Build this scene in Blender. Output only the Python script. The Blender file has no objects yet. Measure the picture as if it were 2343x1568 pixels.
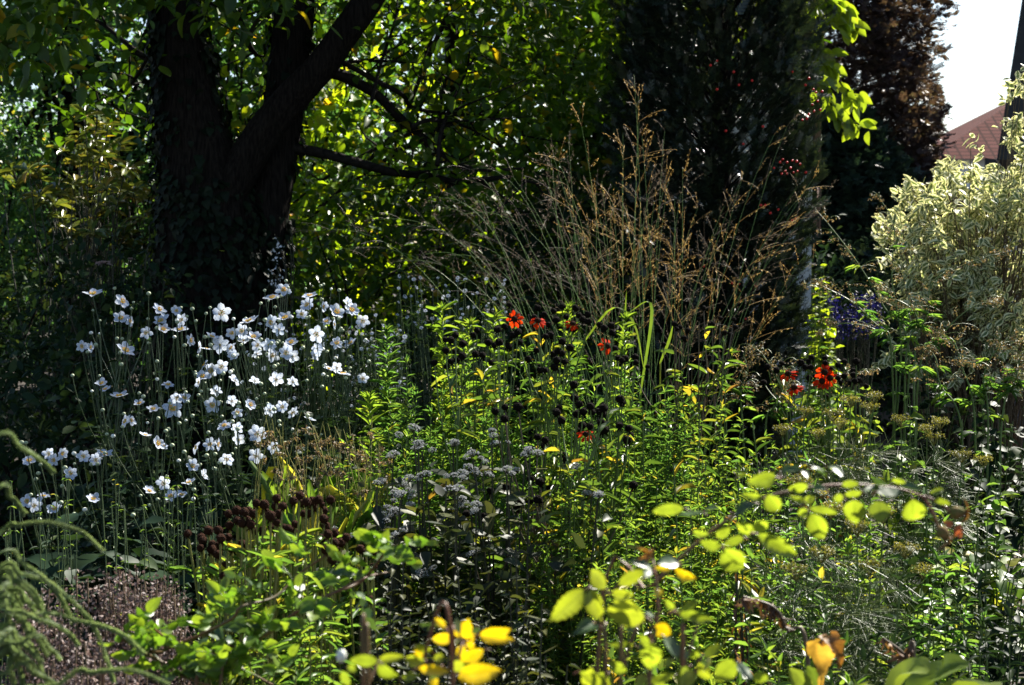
import bpy, math, random
import numpy as np
from mathutils import Vector, Matrix

rng = np.random.default_rng(7)
random.seed(7)
scene = bpy.context.scene
COL = scene.collection
R = math.radians

# ------------------------------------------------------------------ camera
EYE, PITCH, F = 1.4, R(3.4), 3473.0          # F: focal length in pixels of a 2342 px wide picture
cam_d = bpy.data.cameras.new('camera')
cam_d.sensor_width = 23.6
cam_d.lens = 35.0
cam_d.clip_start = 0.05
cam_d.clip_end = 2000
cam_d.dof.use_dof = True
cam_d.dof.focus_distance = 4.7
cam_d.dof.aperture_fstop = 5.0
cam_d.dof.aperture_blades = 7
cam = bpy.data.objects.new('camera', cam_d)
cam.location = (0, 0, EYE)
cam.rotation_euler = (R(90) - PITCH, 0, 0)
COL.objects.link(cam)
scene.camera = cam

# ------------------------------------------------------------------ light
SUN_EL, SUN_AZ = R(42), R(38)                # azimuth clockwise from +Y (the view direction)
world = bpy.data.worlds.new('World')
scene.world = world
world.use_nodes = True
wn = world.node_tree
bg = wn.nodes['Background']
sky = wn.nodes.new('ShaderNodeTexSky')
sky.sky_type = 'NISHITA'
sky.sun_disc = False
sky.sun_elevation = SUN_EL
sky.sun_rotation = SUN_AZ
sky.air_density = 1.0
sky.dust_density = 0.8
wn.links.new(sky.outputs[0], bg.inputs['Color'])
bg.inputs['Strength'].default_value = 0.052
sun_d = bpy.data.lights.new('sun', 'SUN')
sun_d.energy = 5.0
sun_d.angle = R(0.5)
sun_d.color = (1.0, 0.94, 0.84)
sun = bpy.data.objects.new('sun', sun_d)
sd = Vector((math.sin(SUN_AZ) * math.cos(SUN_EL), math.cos(SUN_AZ) * math.cos(SUN_EL), math.sin(SUN_EL)))
sun.rotation_euler = sd.to_track_quat('Z', 'Y').to_euler()
COL.objects.link(sun)
scene.view_settings.view_transform = 'Standard'
scene.view_settings.look = 'None'
scene.view_settings.exposure = 1.78
scene.view_settings.gamma = 1.0
scene.cycles.max_bounces = 7
scene.cycles.diffuse_bounces = 3
scene.cycles.glossy_bounces = 2
scene.cycles.transmission_bounces = 4
scene.cycles.transparent_max_bounces = 4
scene.cycles.sample_clamp_indirect = 4
scene.cycles.use_denoising = True

# ------------------------------------------------------------------ helpers
CP, SP = math.cos(PITCH), math.sin(PITCH)

def P(u, v, Y):
    """world point at depth Y seen at pixel (u, v) of the 2342 x 1568 picture"""
    a, b = (u - 1171) / F, (784 - v) / F
    d = np.array([a, CP + b * SP, -SP + b * CP])
    return np.array([0, 0, EYE]) + d * (Y / d[1])

def nrm(a):
    return a / np.maximum(np.linalg.norm(a, axis=-1, keepdims=True), 1e-9)

def U(lo, hi, *s):
    return rng.uniform(lo, hi, s)

def N(*s):
    return rng.normal(size=s)

class Geo:
    def __init__(self):
        self.V, self.Q, self.T, self.UV, self.n = [], [], [], [], 0
    def add(self, v, q=None, t=None, uv=None):
        v = np.asarray(v, float).reshape(-1, 3)
        self.V.append(v)
        if q is not None and len(q): self.Q.append(np.asarray(q).reshape(-1, 4) + self.n)
        if t is not None and len(t): self.T.append(np.asarray(t).reshape(-1, 3) + self.n)
        self.UV.append(np.zeros((len(v), 2)) if uv is None else np.asarray(uv).reshape(-1, 2))
        self.n += len(v)
        return self
    def mesh(self, name, mat, smooth=True, off=(0, 0, 0), uv=False):
        me = bpy.data.meshes.new(name)
        V = (np.concatenate(self.V) if self.V else np.zeros((0, 3))) - np.asarray(off)
        Q = np.concatenate(self.Q) if self.Q else np.zeros((0, 4), int)
        T = np.concatenate(self.T) if self.T else np.zeros((0, 3), int)
        me.vertices.add(len(V))
        me.vertices.foreach_set('co', V.astype(np.float32).ravel())
        idx = np.concatenate([Q.ravel(), T.ravel()]).astype(np.int32)
        me.loops.add(len(idx))
        me.loops.foreach_set('vertex_index', idx)
        st = np.concatenate([np.arange(len(Q)) * 4, len(Q) * 4 + np.arange(len(T)) * 3]).astype(np.int32)
        me.polygons.add(len(st))
        me.polygons.foreach_set('loop_start', st)
        me.polygons.foreach_set('use_smooth', np.full(len(st), smooth))
        me.update(calc_edges=True)
        if uv:
            l = me.uv_layers.new(name='UVMap')
            l.data.foreach_set('uv', np.concatenate(self.UV)[idx].astype(np.float32).ravel())
        me.materials.append(mat)
        return me

def wloc(o):
    v = np.zeros(3)
    while o is not None:
        v = v + np.array(o.location); o = o.parent
    return v

def thing(name, label, cat, loc=(0, 0, 0), group=None):
    o = bpy.data.objects.new(name, None)
    o.empty_display_size = 0.1
    COL.objects.link(o)
    o.location = tuple(float(c) for c in loc)
    o['label'] = label; o['category'] = cat
    if group: o['group'] = group
    return o

def part(name, geo, mat, parent, smooth=True, uv=False, label=None):
    o = bpy.data.objects.new(name, geo.mesh(name, mat, smooth, wloc(parent), uv))
    COL.objects.link(o)
    o.parent = parent
    if label: o['label'] = label
    return o

def put(name, me, parent, wpos, rot=None, s=1.0):
    """a part that shares mesh data: placed at a world position (parents are not rotated)"""
    o = bpy.data.objects.new(name, me)
    COL.objects.link(o)
    o.parent = parent
    M = Matrix.Translation(Vector([float(c) for c in (np.asarray(wpos) - wloc(parent))]))
    if rot is not None: M = M @ rot.to_4x4()
    o.matrix_local = M @ Matrix.Diagonal((s, s, s, 1)) if np.isscalar(s) else M @ Matrix.Diagonal((*s, 1))
    return o

def face_rot(nv, spin=0.0):
    q = Vector([float(c) for c in nv]).normalized().to_track_quat('Z', 'Y')
    return q.to_matrix() @ Matrix.Rotation(spin, 3, 'Z')

# leaf templates: x across (-.5 .. .5), y along (0 .. 1), z up
def tpl(kind='oval', n=3, fold=0.18, curl=0.2, wave=0.0):
    y = np.linspace(0, 1, n + 1)
    w = {'oval': lambda t: np.sin(np.pi * t ** 0.85) ** 0.75,
         'lance': lambda t: np.sin(np.pi * t ** 0.65) ** 0.9,
         'obov': lambda t: np.sin(np.pi * t ** 1.5) ** 0.8,
         'strap': lambda t: np.minimum(1, (1 - t) * 3.0) * np.minimum(1, .4 + t * 4),
         'heart': lambda t: np.sin(np.pi * t ** 0.5) ** 0.7}[kind](np.clip(y, 0, 1))
    w = np.maximum(w, 0.04)
    v, uv = [], []
    for i in range(n + 1):
        z = -curl * y[i] ** 2
        for s in (-1, 0, 1):
            wz = wave * math.sin(y[i] * 14 + s * 2) * abs(s)
            v.append((s * .5 * w[i], y[i], z + abs(s) * fold * w[i] + wz)); uv.append((s, y[i]))
    q = []
    for i in range(n):
        a = i * 3
        q += [(a, a + 1, a + 4, a + 3), (a + 1, a + 2, a + 5, a + 4)]
    return np.array(v, float), np.array(q), np.array(uv, float)

OVAL = [tpl('oval', 4, .12, .1), tpl('oval', 4, .2, .35), tpl('oval', 4, .05, -.1)]
OVAL6 = [tpl('oval', 8, .10, .06), tpl('oval', 8, .16, .22), tpl('oval', 8, .22, .1)]
LANCE = [tpl('lance', 4, .2, .1), tpl('lance', 4, .25, .4), tpl('lance', 4, .15, .7)]
HANG = [tpl('lance', 5, .2, .9), tpl('lance', 5, .25, 1.3), tpl('lance', 5, .15, .6)]
OBOV = [tpl('obov', 4, .15, .15), tpl('obov', 4, .2, .35)]
def serrate(t_):
    v, q, uv = t_[0].copy(), t_[1], t_[2]
    m_ = np.abs(v[:, 0]) > .05
    v[m_, 0] *= 1 + .07 * np.where((np.arange(len(v)) // 3)[m_] % 2, 1, -1)
    v[m_, 1] += .012 * np.where((np.arange(len(v)) // 3)[m_] % 2, 1, -1)
    return v, q, uv
ROSE = [serrate(tpl('oval', 15, f_, c_, .012)) for f_, c_ in ((.10, .08), (.18, .25), (.25, .12), (.02, -.12))]
HEART = [tpl('heart', 6, .1, .25, .03), tpl('heart', 6, .15, .4, .04), tpl('heart', 6, .06, .1, .03)]
TINY = [tpl('oval', 2, .15, .1), tpl('oval', 2, .2, .4)]
STRAP = [tpl('strap', 6, .15, .15), tpl('strap', 6, .2, .4)]

def leaves(geo, tpls, pos, axis, up, L, ratio=0.5):
    pos = np.asarray(pos, float)
    n = len(pos)
    if n == 0: return
    axis = nrm(np.broadcast_to(np.asarray(axis, float), (n, 3)))
    up = np.broadcast_to(np.asarray(up, float), (n, 3))
    L = np.broadcast_to(np.asarray(L, float), (n,))
    ratio = np.broadcast_to(np.asarray(ratio, float), (n,))
    X = nrm(np.cross(axis, up) + 1e-6)
    Z = np.cross(X, axis)
    pick = rng.integers(0, len(tpls), n)
    for k, (v, q, uv) in enumerate(tpls):
        m = np.where(pick == k)[0]
        if not len(m): continue
        l = L[m][:, None, None]
        W = (L[m] * ratio[m])[:, None, None]
        vv = (pos[m][:, None] + v[None, :, 0:1] * W * X[m][:, None]
              + v[None, :, 1:2] * l * axis[m][:, None]
              + (v[None, :, 2:3] * np.where(np.abs(v[None, :, 0:1]) > 0, 0, 1) * l
                 + v[None, :, 2:3] * np.where(np.abs(v[None, :, 0:1]) > 0, 1, 0) * (0.5 * l + 0.5 * W)) * Z[m][:, None])
        nv = len(v)
        qq = q[None] + (np.arange(len(m)) * nv)[:, None, None]
        geo.add(vv, qq, uv=np.tile(uv, (len(m), 1)))

def tubes(geo, Pt, Rd, sides=4):
    """Pt (N,k,3), Rd (N,k) or (k,)"""
    Pt = np.asarray(Pt, float)
    if Pt.ndim == 2: Pt = Pt[None]
    n, k, _ = Pt.shape
    Rd = np.broadcast_to(np.asarray(Rd, float), (n, k))
    T = nrm(np.gradient(Pt, axis=1))
    m = nrm(Pt[:, -1] - Pt[:, 0])
    ref = np.where(np.abs(m[:, 2:3]) < .8, np.array([[0, 0, 1.]]), np.array([[0.9, .43, 0]]))[:, None]
    A = nrm(np.cross(T, np.broadcast_to(ref, T.shape)) + 1e-9)
    B = np.cross(T, A)
    th = np.arange(sides) / sides * 2 * np.pi
    ring = (Pt[:, :, None] + Rd[:, :, None, None] * (np.cos(th)[None, None, :, None] * A[:, :, None]
            + np.sin(th)[None, None, :, None] * B[:, :, None]))
    idx = np.arange(n * k * sides).reshape(n, k, sides)
    a = idx[:, :-1]; b = idx[:, 1:]
    q = np.stack([a, np.roll(a, -1, 2), np.roll(b, -1, 2), b], -1)
    geo.add(ring, q)

def bez(p0, p1, p2, k):
    t = np.linspace(0, 1, k)[None, :, None]
    p0, p1, p2 = (np.asarray(p, float).reshape(-1, 1, 3) for p in (p0, p1, p2))
    return (1 - t) ** 2 * p0 + 2 * t * (1 - t) * p1 + t ** 2 * p2

def spline(pts, k):
    """Catmull-Rom through pts (m,d) sampled at k points"""
    p = np.asarray(pts, float)
    e = np.concatenate([[2 * p[0] - p[1]], p, [2 * p[-1] - p[-2]]])
    out = []
    for s in np.linspace(0, len(p) - 1 - 1e-6, k):
        i = int(s); t = s - i
        a, b, c, d = e[i:i + 4]
        out.append(.5 * (2 * b + (c - a) * t + (2 * a - 5 * b + 4 * c - d) * t * t + (3 * b - a - 3 * c + d) * t ** 3))
    return np.array(out)

def ico(sub=1):
    import bmesh
    bm = bmesh.new()
    bmesh.ops.create_icosphere(bm, subdivisions=sub, radius=1)
    v = np.array([x.co[:] for x in bm.verts]); f = np.array([[y.index for y in x.verts] for x in bm.faces])
    bm.free()
    return v, f
ICO1, ICO2 = ico(1), ico(2)

def blobs(geo, pos, r, sub=1, squash=(1, 1, 1)):
    v, f = ICO1 if sub == 1 else ICO2
    pos = np.asarray(pos, float).reshape(-1, 3)
    r = np.broadcast_to(np.asarray(r, float), (len(pos),))
    vv = pos[:, None] + v[None] * np.asarray(squash)[None, None] * r[:, None, None]
    geo.add(vv, t=f[None] + (np.arange(len(pos)) * len(v))[:, None, None])

def box(geo, x0, x1, y0, y1, z0, z1):
    v = [(x, y, z) for x in (x0, x1) for y in (y0, y1) for z in (z0, z1)]
    geo.add(v, [(0, 1, 3, 2), (4, 6, 7, 5), (0, 4, 5, 1), (2, 3, 7, 6), (0, 2, 6, 4), (1, 5, 7, 3)])

# ------------------------------------------------------------------ materials
def new_mat(name):
    m = bpy.data.materials.new(name); m.use_nodes = True
    nt = m.node_tree
    return m, nt, nt.nodes['Principled BSDF'], nt.nodes['Material Output']

def leaf_mat(name, cols, trans=0.45, tgain=(1.5, 1.4, .6), rough=.38, spec=.5, variegate=None, nsc=9, nlo=.7, nhi=1.35, veins=False):
    m, nt, bs, out = new_mat(name)
    g = nt.nodes.new('ShaderNodeNewGeometry')
    cr = nt.nodes.new('ShaderNodeValToRGB')
    el = cr.color_ramp.elements
    while len(el) < len(cols): el.new(0.5)
    for e, (p, c) in zip(el, cols):
        e.position = p; e.color = (*c, 1)
    nt.links.new(g.outputs['Random Per Island'], cr.inputs[0])
    colsock = cr.outputs[0]
    tc = nt.nodes.new('ShaderNodeTexCoord')
    nz = nt.nodes.new('ShaderNodeTexNoise'); nz.inputs['Scale'].default_value = nsc; nz.inputs['Detail'].default_value = 3
    nt.links.new(tc.outputs['Object'], nz.inputs['Vector'])
    hs = nt.nodes.new('ShaderNodeHueSaturation')
    mr = nt.nodes.new('ShaderNodeMapRange')
    mr.inputs[1].default_value = .3; mr.inputs[2].default_value = .7; mr.inputs[3].default_value = nlo; mr.inputs[4].default_value = nhi
    nt.links.new(nz.outputs[0], mr.inputs[0]); nt.links.new(mr.outputs[0], hs.inputs['Value']); nt.links.new(colsock, hs.inputs['Color'])
    colsock = hs.outputs[0]
    if veins:
        uv = nt.nodes.new('ShaderNodeUVMap')
        sp = nt.nodes.new('ShaderNodeSeparateXYZ'); nt.links.new(uv.outputs[0], sp.inputs[0])
        def mth(op, a, b=None, c=None):
            n_ = nt.nodes.new('ShaderNodeMath'); n_.operation = op
            for i_, x_ in enumerate((a, b, c)):
                if x_ is None: continue
                if isinstance(x_, (int, float)): n_.inputs[i_].default_value = x_
                else: nt.links.new(x_, n_.inputs[i_])
            return n_.outputs[0]
        au = mth('ABSOLUTE', sp.outputs[0])
        ph_ = mth('MULTIPLY_ADD', au, -.28, sp.outputs[1])
        w_ = mth('ABSOLUTE', mth('SINE', mth('MULTIPLY', ph_, 24.0)))
        side = mth('LESS_THAN', w_, .13)
        mid = mth('LESS_THAN', au, .07)
        vv_ = mth('MAXIMUM', mth('MULTIPLY', side, .55), mid)
        mx = nt.nodes.new('ShaderNodeMix'); mx.data_type = 'RGBA'; mx.blend_type = 'MULTIPLY'
        nt.links.new(mth('MULTIPLY', vv_, .55), mx.inputs[0]); nt.links.new(colsock, mx.inputs[6]); mx.inputs[7].default_value = (.45, .5, .35, 1)
        colsock = mx.outputs[2]
    if variegate:
        uv = nt.nodes.new('ShaderNodeUVMap')
        sp = nt.nodes.new('ShaderNodeSeparateXYZ'); nt.links.new(uv.outputs[0], sp.inputs[0])
        ab = nt.nodes.new('ShaderNodeMath'); ab.operation = 'ABSOLUTE'; nt.links.new(sp.outputs[0], ab.inputs[0])
        ad = nt.nodes.new('ShaderNodeMath'); ad.operation = 'MULTIPLY_ADD'
        n2 = nt.nodes.new('ShaderNodeTexNoise'); n2.inputs['Scale'].default_value = 60
        nt.links.new(tc.outputs['Object'], n2.inputs['Vector'])
        nt.links.new(n2.outputs[0], ad.inputs[0]); ad.inputs[1].default_value = .7; nt.links.new(ab.outputs[0], ad.inputs[2])
        st = nt.nodes.new('ShaderNodeMapRange'); st.inputs[1].default_value = .72; st.inputs[2].default_value = .85
        nt.links.new(ad.outputs[0], st.inputs[0])
        mx = nt.nodes.new('ShaderNodeMix'); mx.data_type = 'RGBA'
        nt.links.new(st.outputs[0], mx.inputs[0]); nt.links.new(colsock, mx.inputs[6]); mx.inputs[7].default_value = (*variegate, 1)
        colsock = mx.outputs[2]
    nt.links.new(colsock, bs.inputs['Base Color'])
    bs.inputs['Roughness'].default_value = rough
    bs.inputs['Specular IOR Level'].default_value = spec
    tg = nt.nodes.new('ShaderNodeMix'); tg.data_type = 'RGBA'; tg.blend_type = 'MULTIPLY'; tg.inputs[0].default_value = 1
    nt.links.new(colsock, tg.inputs[6]); tg.inputs[7].default_value = (*tgain, 1)
    tr = nt.nodes.new('ShaderNodeBsdfTranslucent'); nt.links.new(tg.outputs[2], tr.inputs[0])
    mix = nt.nodes.new('ShaderNodeMixShader'); mix.inputs[0].default_value = trans
    nt.links.new(bs.outputs[0], mix.inputs[1]); nt.links.new(tr.outputs[0], mix.inputs[2])
    nt.links.new(mix.outputs[0], out.inputs[0])
    return m

def plain(name, c, rough=.7, c2=None, scale=20, bump=0, stretch=(1, 1, 1), spec=.4):
    m, nt, bs, out = new_mat(name)
    bs.inputs['Roughness'].default_value = rough
    bs.inputs['Specular IOR Level'].default_value = spec
    tc = nt.nodes.new('ShaderNodeTexCoord')
    mp = nt.nodes.new('ShaderNodeMapping'); mp.inputs['Scale'].default_value = stretch
    nz = nt.nodes.new('ShaderNodeTexNoise'); nz.inputs['Scale'].default_value = scale; nz.inputs['Detail'].default_value = 6
    nt.links.new(tc.outputs['Object'], mp.inputs[0]); nt.links.new(mp.outputs[0], nz.inputs['Vector'])
    cr = nt.nodes.new('ShaderNodeValToRGB')
    cr.color_ramp.elements[0].position = .35; cr.color_ramp.elements[1].position = .65
    cr.color_ramp.elements[0].color = (*c, 1); cr.color_ramp.elements[1].color = (*(c2 or [min(1, x * 1.35) for x in c]), 1)
    nt.links.new(nz.outputs[0], cr.inputs[0]); nt.links.new(cr.outputs[0], bs.inputs['Base Color'])
    if bump:
        b = nt.nodes.new('ShaderNodeBump'); b.inputs['Strength'].default_value = bump; b.inputs['Distance'].default_value = .02
        nt.links.new(nz.outputs[0], b.inputs['Height']); nt.links.new(b.outputs[0], bs.inputs['Normal'])
    return m

M = {}
M['lime'] = leaf_mat('lime_leaf', [(0, (.05, .11, .025)), (.55, (.095, .17, .03)), (.9, (.17, .23, .035)), (1, (.34, .28, .04))], .52, tgain=(1.8, 1.75, .9), rough=.4, spec=.4)
M['aster'] = leaf_mat('narrow_leaf', [(0, (.05, .12, .03)), (.7, (.095, .19, .04)), (1, (.19, .26, .045))], .5, tgain=(1.8, 1.75, .9), rough=.4, spec=.45)
M['shoot'] = leaf_mat('bright_narrow_leaf', [(0, (.12, .22, .03)), (.7, (.17, .27, .04)), (1, (.25, .3, .05))], .5, rough=.42)
M['helen'] = leaf_mat('lance_leaf', [(0, (.04, .09, .02)), (.6, (.085, .15, .03)), (.86, (.19, .22, .035)), (.95, (.40, .31, .04)), (1, (.2, .1, .04))], .45, rough=.36, spec=.6)
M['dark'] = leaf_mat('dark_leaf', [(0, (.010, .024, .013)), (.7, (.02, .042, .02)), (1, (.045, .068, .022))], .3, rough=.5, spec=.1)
M['choc'] = leaf_mat('chocolate_leaf', [(0, (.02, .028, .018)), (.6, (.03, .045, .022)), (1, (.07, .075, .02))], .3, rough=.5, spec=.2)
M['tree'] = leaf_mat('tree_leaf', [(0, (.028, .065, .010)), (.6, (.045, .10, .013)), (.93, (.08, .13, .016)), (1, (.3, .2, .02))], .45, tgain=(2.0, 1.9, .3), rough=.42, spec=.35)
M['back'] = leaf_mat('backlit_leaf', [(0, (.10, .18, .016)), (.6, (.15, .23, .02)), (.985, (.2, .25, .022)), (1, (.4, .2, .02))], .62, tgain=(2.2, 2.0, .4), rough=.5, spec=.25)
M['walnut'] = leaf_mat('yellow_green_leaf', [(0, (.13, .2, .025)), (1, (.2, .27, .035))], .55, tgain=(1.7, 1.6, .4), rough=.4)
M['blueleaf'] = leaf_mat('blue_green_leaf', [(0, (.03, .08, .04)), (.7, (.05, .12, .045)), (.95, (.10, .16, .035)), (1, (.3, .24, .03))], .5, tgain=(1.9, 1.8, .7), rough=.35)
M['rhodo'] = leaf_mat('rhododendron_leaf', [(0, (.05, .085, .02)), (.5, (.10, .135, .025)), (.88, (.18, .18, .035)), (1, (.28, .19, .05))], .3, rough=.28, spec=.7)
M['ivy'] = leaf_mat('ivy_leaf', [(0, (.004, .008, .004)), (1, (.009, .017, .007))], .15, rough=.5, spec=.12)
M['yew'] = leaf_mat('yew_needle', [(0, (.008, .015, .011)), (.8, (.016, .028, .018)), (1, (.04, .055, .028))], .12, rough=.3, spec=.45)
M['conif'] = leaf_mat('brown_conifer_spray', [(0, (.042, .027, .032)), (.6, (.08, .049, .052)), (1, (.08, .072, .06))], .3, rough=.5)
M['conif2'] = leaf_mat('green_conifer_spray', [(0, (.012, .03, .026)), (1, (.028, .055, .038))], .2, rough=.5)
M['dog'] = leaf_mat('variegated_leaf', [(0, (.10, .15, .06)), (1, (.18, .23, .09))], .42, tgain=(1.25, 1.2, .75), rough=.55, spec=.25, variegate=(.72, .72, .50))
M['rose'] = leaf_mat('rose_leaf', [(0, (.12, .185, .02)), (.7, (.165, .23, .025)), (1, (.21, .25, .03))], .55, tgain=(1.75, 1.6, .7), rough=.3, spec=.6, nsc=45, nlo=.75, nhi=1.3, veins=True)
M['rosegreen'] = leaf_mat('fresh_rose_leaf', [(0, (.065, .14, .02)), (.7, (.10, .19, .025)), (1, (.15, .22, .03))], .5, tgain=(1.7, 1.6, .6), rough=.35, spec=.5, nsc=45, nlo=.75, nhi=1.3, veins=True)
M['roseolive'] = leaf_mat('olive_rose_leaf', [(0, (.16, .215, .022)), (.75, (.22, .25, .028)), (1, (.33, .27, .03))], .58, tgain=(1.55, 1.55, .6), rough=.28, spec=.7, nsc=45, nlo=.75, nhi=1.3, veins=True)
M['rosedark'] = leaf_mat('shaded_rose_leaf', [(0, (.035, .075, .03)), (1, (.06, .11, .035))], .3, rough=.38, spec=.6, nsc=45, nlo=.75, nhi=1.3, veins=True)  # darker copy of the rose leaf: missing through-light is put into its colour
M['roseyel'] = leaf_mat('yellow_rose_leaf', [(0, (.36, .3, .015)), (.7, (.55, .42, .015)), (1, (.5, .33, .02))], .5, tgain=(1.35, 1.25, .3), rough=.3, spec=.7, nsc=45, nlo=.75, nhi=1.3, veins=True)
M['hosta'] = leaf_mat('hosta_leaf', [(0, (.10, .17, .03)), (1, (.2, .25, .04))], .4, rough=.4)
M['wither'] = leaf_mat('withered_leaf', [(0, (.24, .13, .05)), (1, (.34, .19, .06))], .4, tgain=(1.4, 1.1, .4), rough=.6, nsc=38, nlo=.25, nhi=1.3)
M['hostayel'] = leaf_mat('yellow_withered_leaf', [(0, (.30, .22, .05)), (1, (.40, .28, .07))], .5, tgain=(1.5, 1.2, .5), rough=.55, nsc=38, nlo=.45, nhi=1.25)
M['brownleaf'] = leaf_mat('dead_leaf', [(0, (.06, .03, .015)), (.6, (.14, .07, .03)), (1, (.28, .16, .06))], .3, rough=.6)
M['petal'] = leaf_mat('white_petal', [(0, (.52, .59, .74)), (1, (.62, .68, .78))], .40, tgain=(1, 1, .97), rough=.6, spec=.2)
M['daisy'] = leaf_mat('small_white_petal', [(0, (.6, .64, .72)), (1, (.78, .8, .84))], .3, tgain=(1, 1, 1), rough=.6)
M['umbel'] = leaf_mat('greyish_white_floret', [(0, (.24, .25, .25)), (.6, (.45, .46, .46)), (1, (.72, .72, .70))], .2, tgain=(1, 1, 1), rough=.7)
M['red'] = leaf_mat('orange_red_petal', [(0, (.55, .018, .005)), (1, (.72, .05, .007))], .5, tgain=(1.25, 1.7, .8), rough=.7, spec=.05)
M['dryred'] = leaf_mat('dry_red_petal', [(0, (.32, .07, .025)), (1, (.42, .13, .05))], .35, tgain=(1.2, 1.2, .8), rough=.7)
M['blue'] = leaf_mat('blue_petal', [(0, (.007, .007, .05)), (1, (.016, .014, .11))], .3, tgain=(1, 1, 1.2), rough=.6)
M['pink'] = leaf_mat('pale_pink_petal', [(0, (.7, .5, .52)), (1, (.8, .66, .64))], .35, tgain=(1, 1, 1), rough=.6)
M['yellow'] = plain('yellow_stamen', (.7, .36, .015), .6, (.82, .5, .03), 300)
M['pistil'] = plain('green_yellow_centre', (.28, .3, .06), .6, (.4, .38, .08), 200)
M['bud'] = plain('green_bud', (.2, .26, .13), .5, (.42, .46, .32), 60)
M['hip'] = plain('green_brown_hip', (.10, .11, .03), .8, (.2, .12, .05), 120, spec=.1)
M['budw'] = plain('pale_bud', (.62, .64, .55), .5, (.75, .75, .7), 60)
M['seed'] = plain('dark_seed_head', (.005, .004, .003), .95, (.014, .010, .007), 400, .6, spec=.08)
M['cone'] = plain('brown_cone', (.022, .009, .005), .95, (.06, .024, .012), 400, .6, spec=.1)
M['stem'] = plain('green_stem', (.06, .1, .02), .5, (.10, .15, .03), 12)
M['anstem'] = plain('grey_green_stem', (.035, .06, .025), .5, (.06, .09, .035), 12)
M['brstem'] = plain('brown_stem', (.07, .05, .03), .6, (.12, .085, .05), 12)
M['drkstem'] = plain('dark_stem', (.02, .022, .014), .6, (.04, .04, .02), 12)
M['yelstem'] = plain('straw_stem', (.13, .15, .03), .6, (.22, .2, .05), 12)
M['redstem'] = plain('reddish_stem', (.14, .045, .025), .5, (.10, .075, .03), 14)
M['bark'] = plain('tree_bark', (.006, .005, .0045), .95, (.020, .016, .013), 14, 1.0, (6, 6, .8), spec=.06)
M['branch'] = plain('branch_bark', (.008, .007, .006), .95, (.022, .018, .015), 30, .6, spec=.1)
M['gold'] = leaf_mat('golden_spikelet', [(0, (.24, .165, .07)), (.6, (.44, .32, .14)), (1, (.62, .52, .31))], .4, tgain=(1.4, 1.25, .8), rough=.55)
M['greygrass'] = leaf_mat('grey_spikelet', [(0, (.09, .07, .055)), (1, (.2, .16, .12))], .4, tgain=(1.2, 1.15, 1), rough=.55)
M['culm'] = plain('grass_culm', (.11, .19, .055), .5, (.17, .26, .08), 8, spec=.2)
M['blade'] = leaf_mat('grass_blade', [(0, (.07, .15, .03)), (.7, (.14, .22, .03)), (1, (.32, .3, .06))], .5)
M['berry'] = plain('red_berry', (.5, .012, .012), .35, (.6, .03, .02), 50)
M['mauve'] = leaf_mat('mauve_brown_seed', [(0, (.06, .042, .04)), (.6, (.125, .088, .082)), (1, (.36, .275, .245))], .25, tgain=(1.2, 1.1, 1), rough=.6)
M['artem'] = leaf_mat('brown_green_seed', [(0, (.08, .08, .035)), (.5, (.16, .125, .06)), (1, (.27, .18, .10))], .35, tgain=(1.3, 1.2, .8), rough=.6)
M['fenyel'] = leaf_mat('yellow_umbel', [(0, (.12, .13, .03)), (1, (.22, .20, .05))], .3, rough=.6)
M['fennel'] = leaf_mat('fennel_thread', [(0, (.05, .08, .03)), (.7, (.09, .13, .04)), (1, (.14, .17, .05))], .35, rough=.45)
M['feather'] = leaf_mat('pale_green_bristle', [(0, (.16, .23, .11)), (1, (.27, .34, .18))], .5, tgain=(1.3, 1.3, .8), rough=.55)
M['soil'] = plain('garden_soil', (.018, .013, .009), .95, (.045, .033, .022), 6, .8)
M['render'] = plain('white_render', (.6, .63, .66), .85, (.66, .68, .7), 8, .1)
M['wood'] = plain('brown_wood', (.16, .09, .06), .7, (.24, .15, .11), 5, .2, (8, 8, .6))
M['housewall'] = plain('pale_blue_render', (.36, .42, .5), .85, (.4, .46, .54), 6, .1)
M['slate'] = plain('dark_slate', (.018, .02, .028), .6, (.03, .033, .042), 12, .2)

def tile_mat():
    m, nt, bs, out = new_mat('red_roof_tile')
    tc = nt.nodes.new('ShaderNodeTexCoord')
    br = nt.nodes.new('ShaderNodeTexBrick')
    br.inputs['Color1'].default_value = (.10, .036, .03, 1); br.inputs['Color2'].default_value = (.125, .048, .042, 1)
    br.inputs['Mortar'].default_value = (.04, .016, .014, 1)
    br.inputs['Scale'].default_value = 1; br.inputs['Brick Width'].default_value = .3; br.inputs['Row Height'].default_value = .22
    br.inputs['Mortar Size'].default_value = .03; br.offset = 0
    mp = nt.nodes.new('ShaderNodeUVMap')
    nt.links.new(mp.outputs[0], br.inputs['Vector'])
    nt.links.new(br.outputs[0], bs.inputs['Base Color'])
    bs.inputs['Roughness'].default_value = .9; bs.inputs['Specular IOR Level'].default_value = .03
    return m
M['tile'] = tile_mat()

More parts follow.
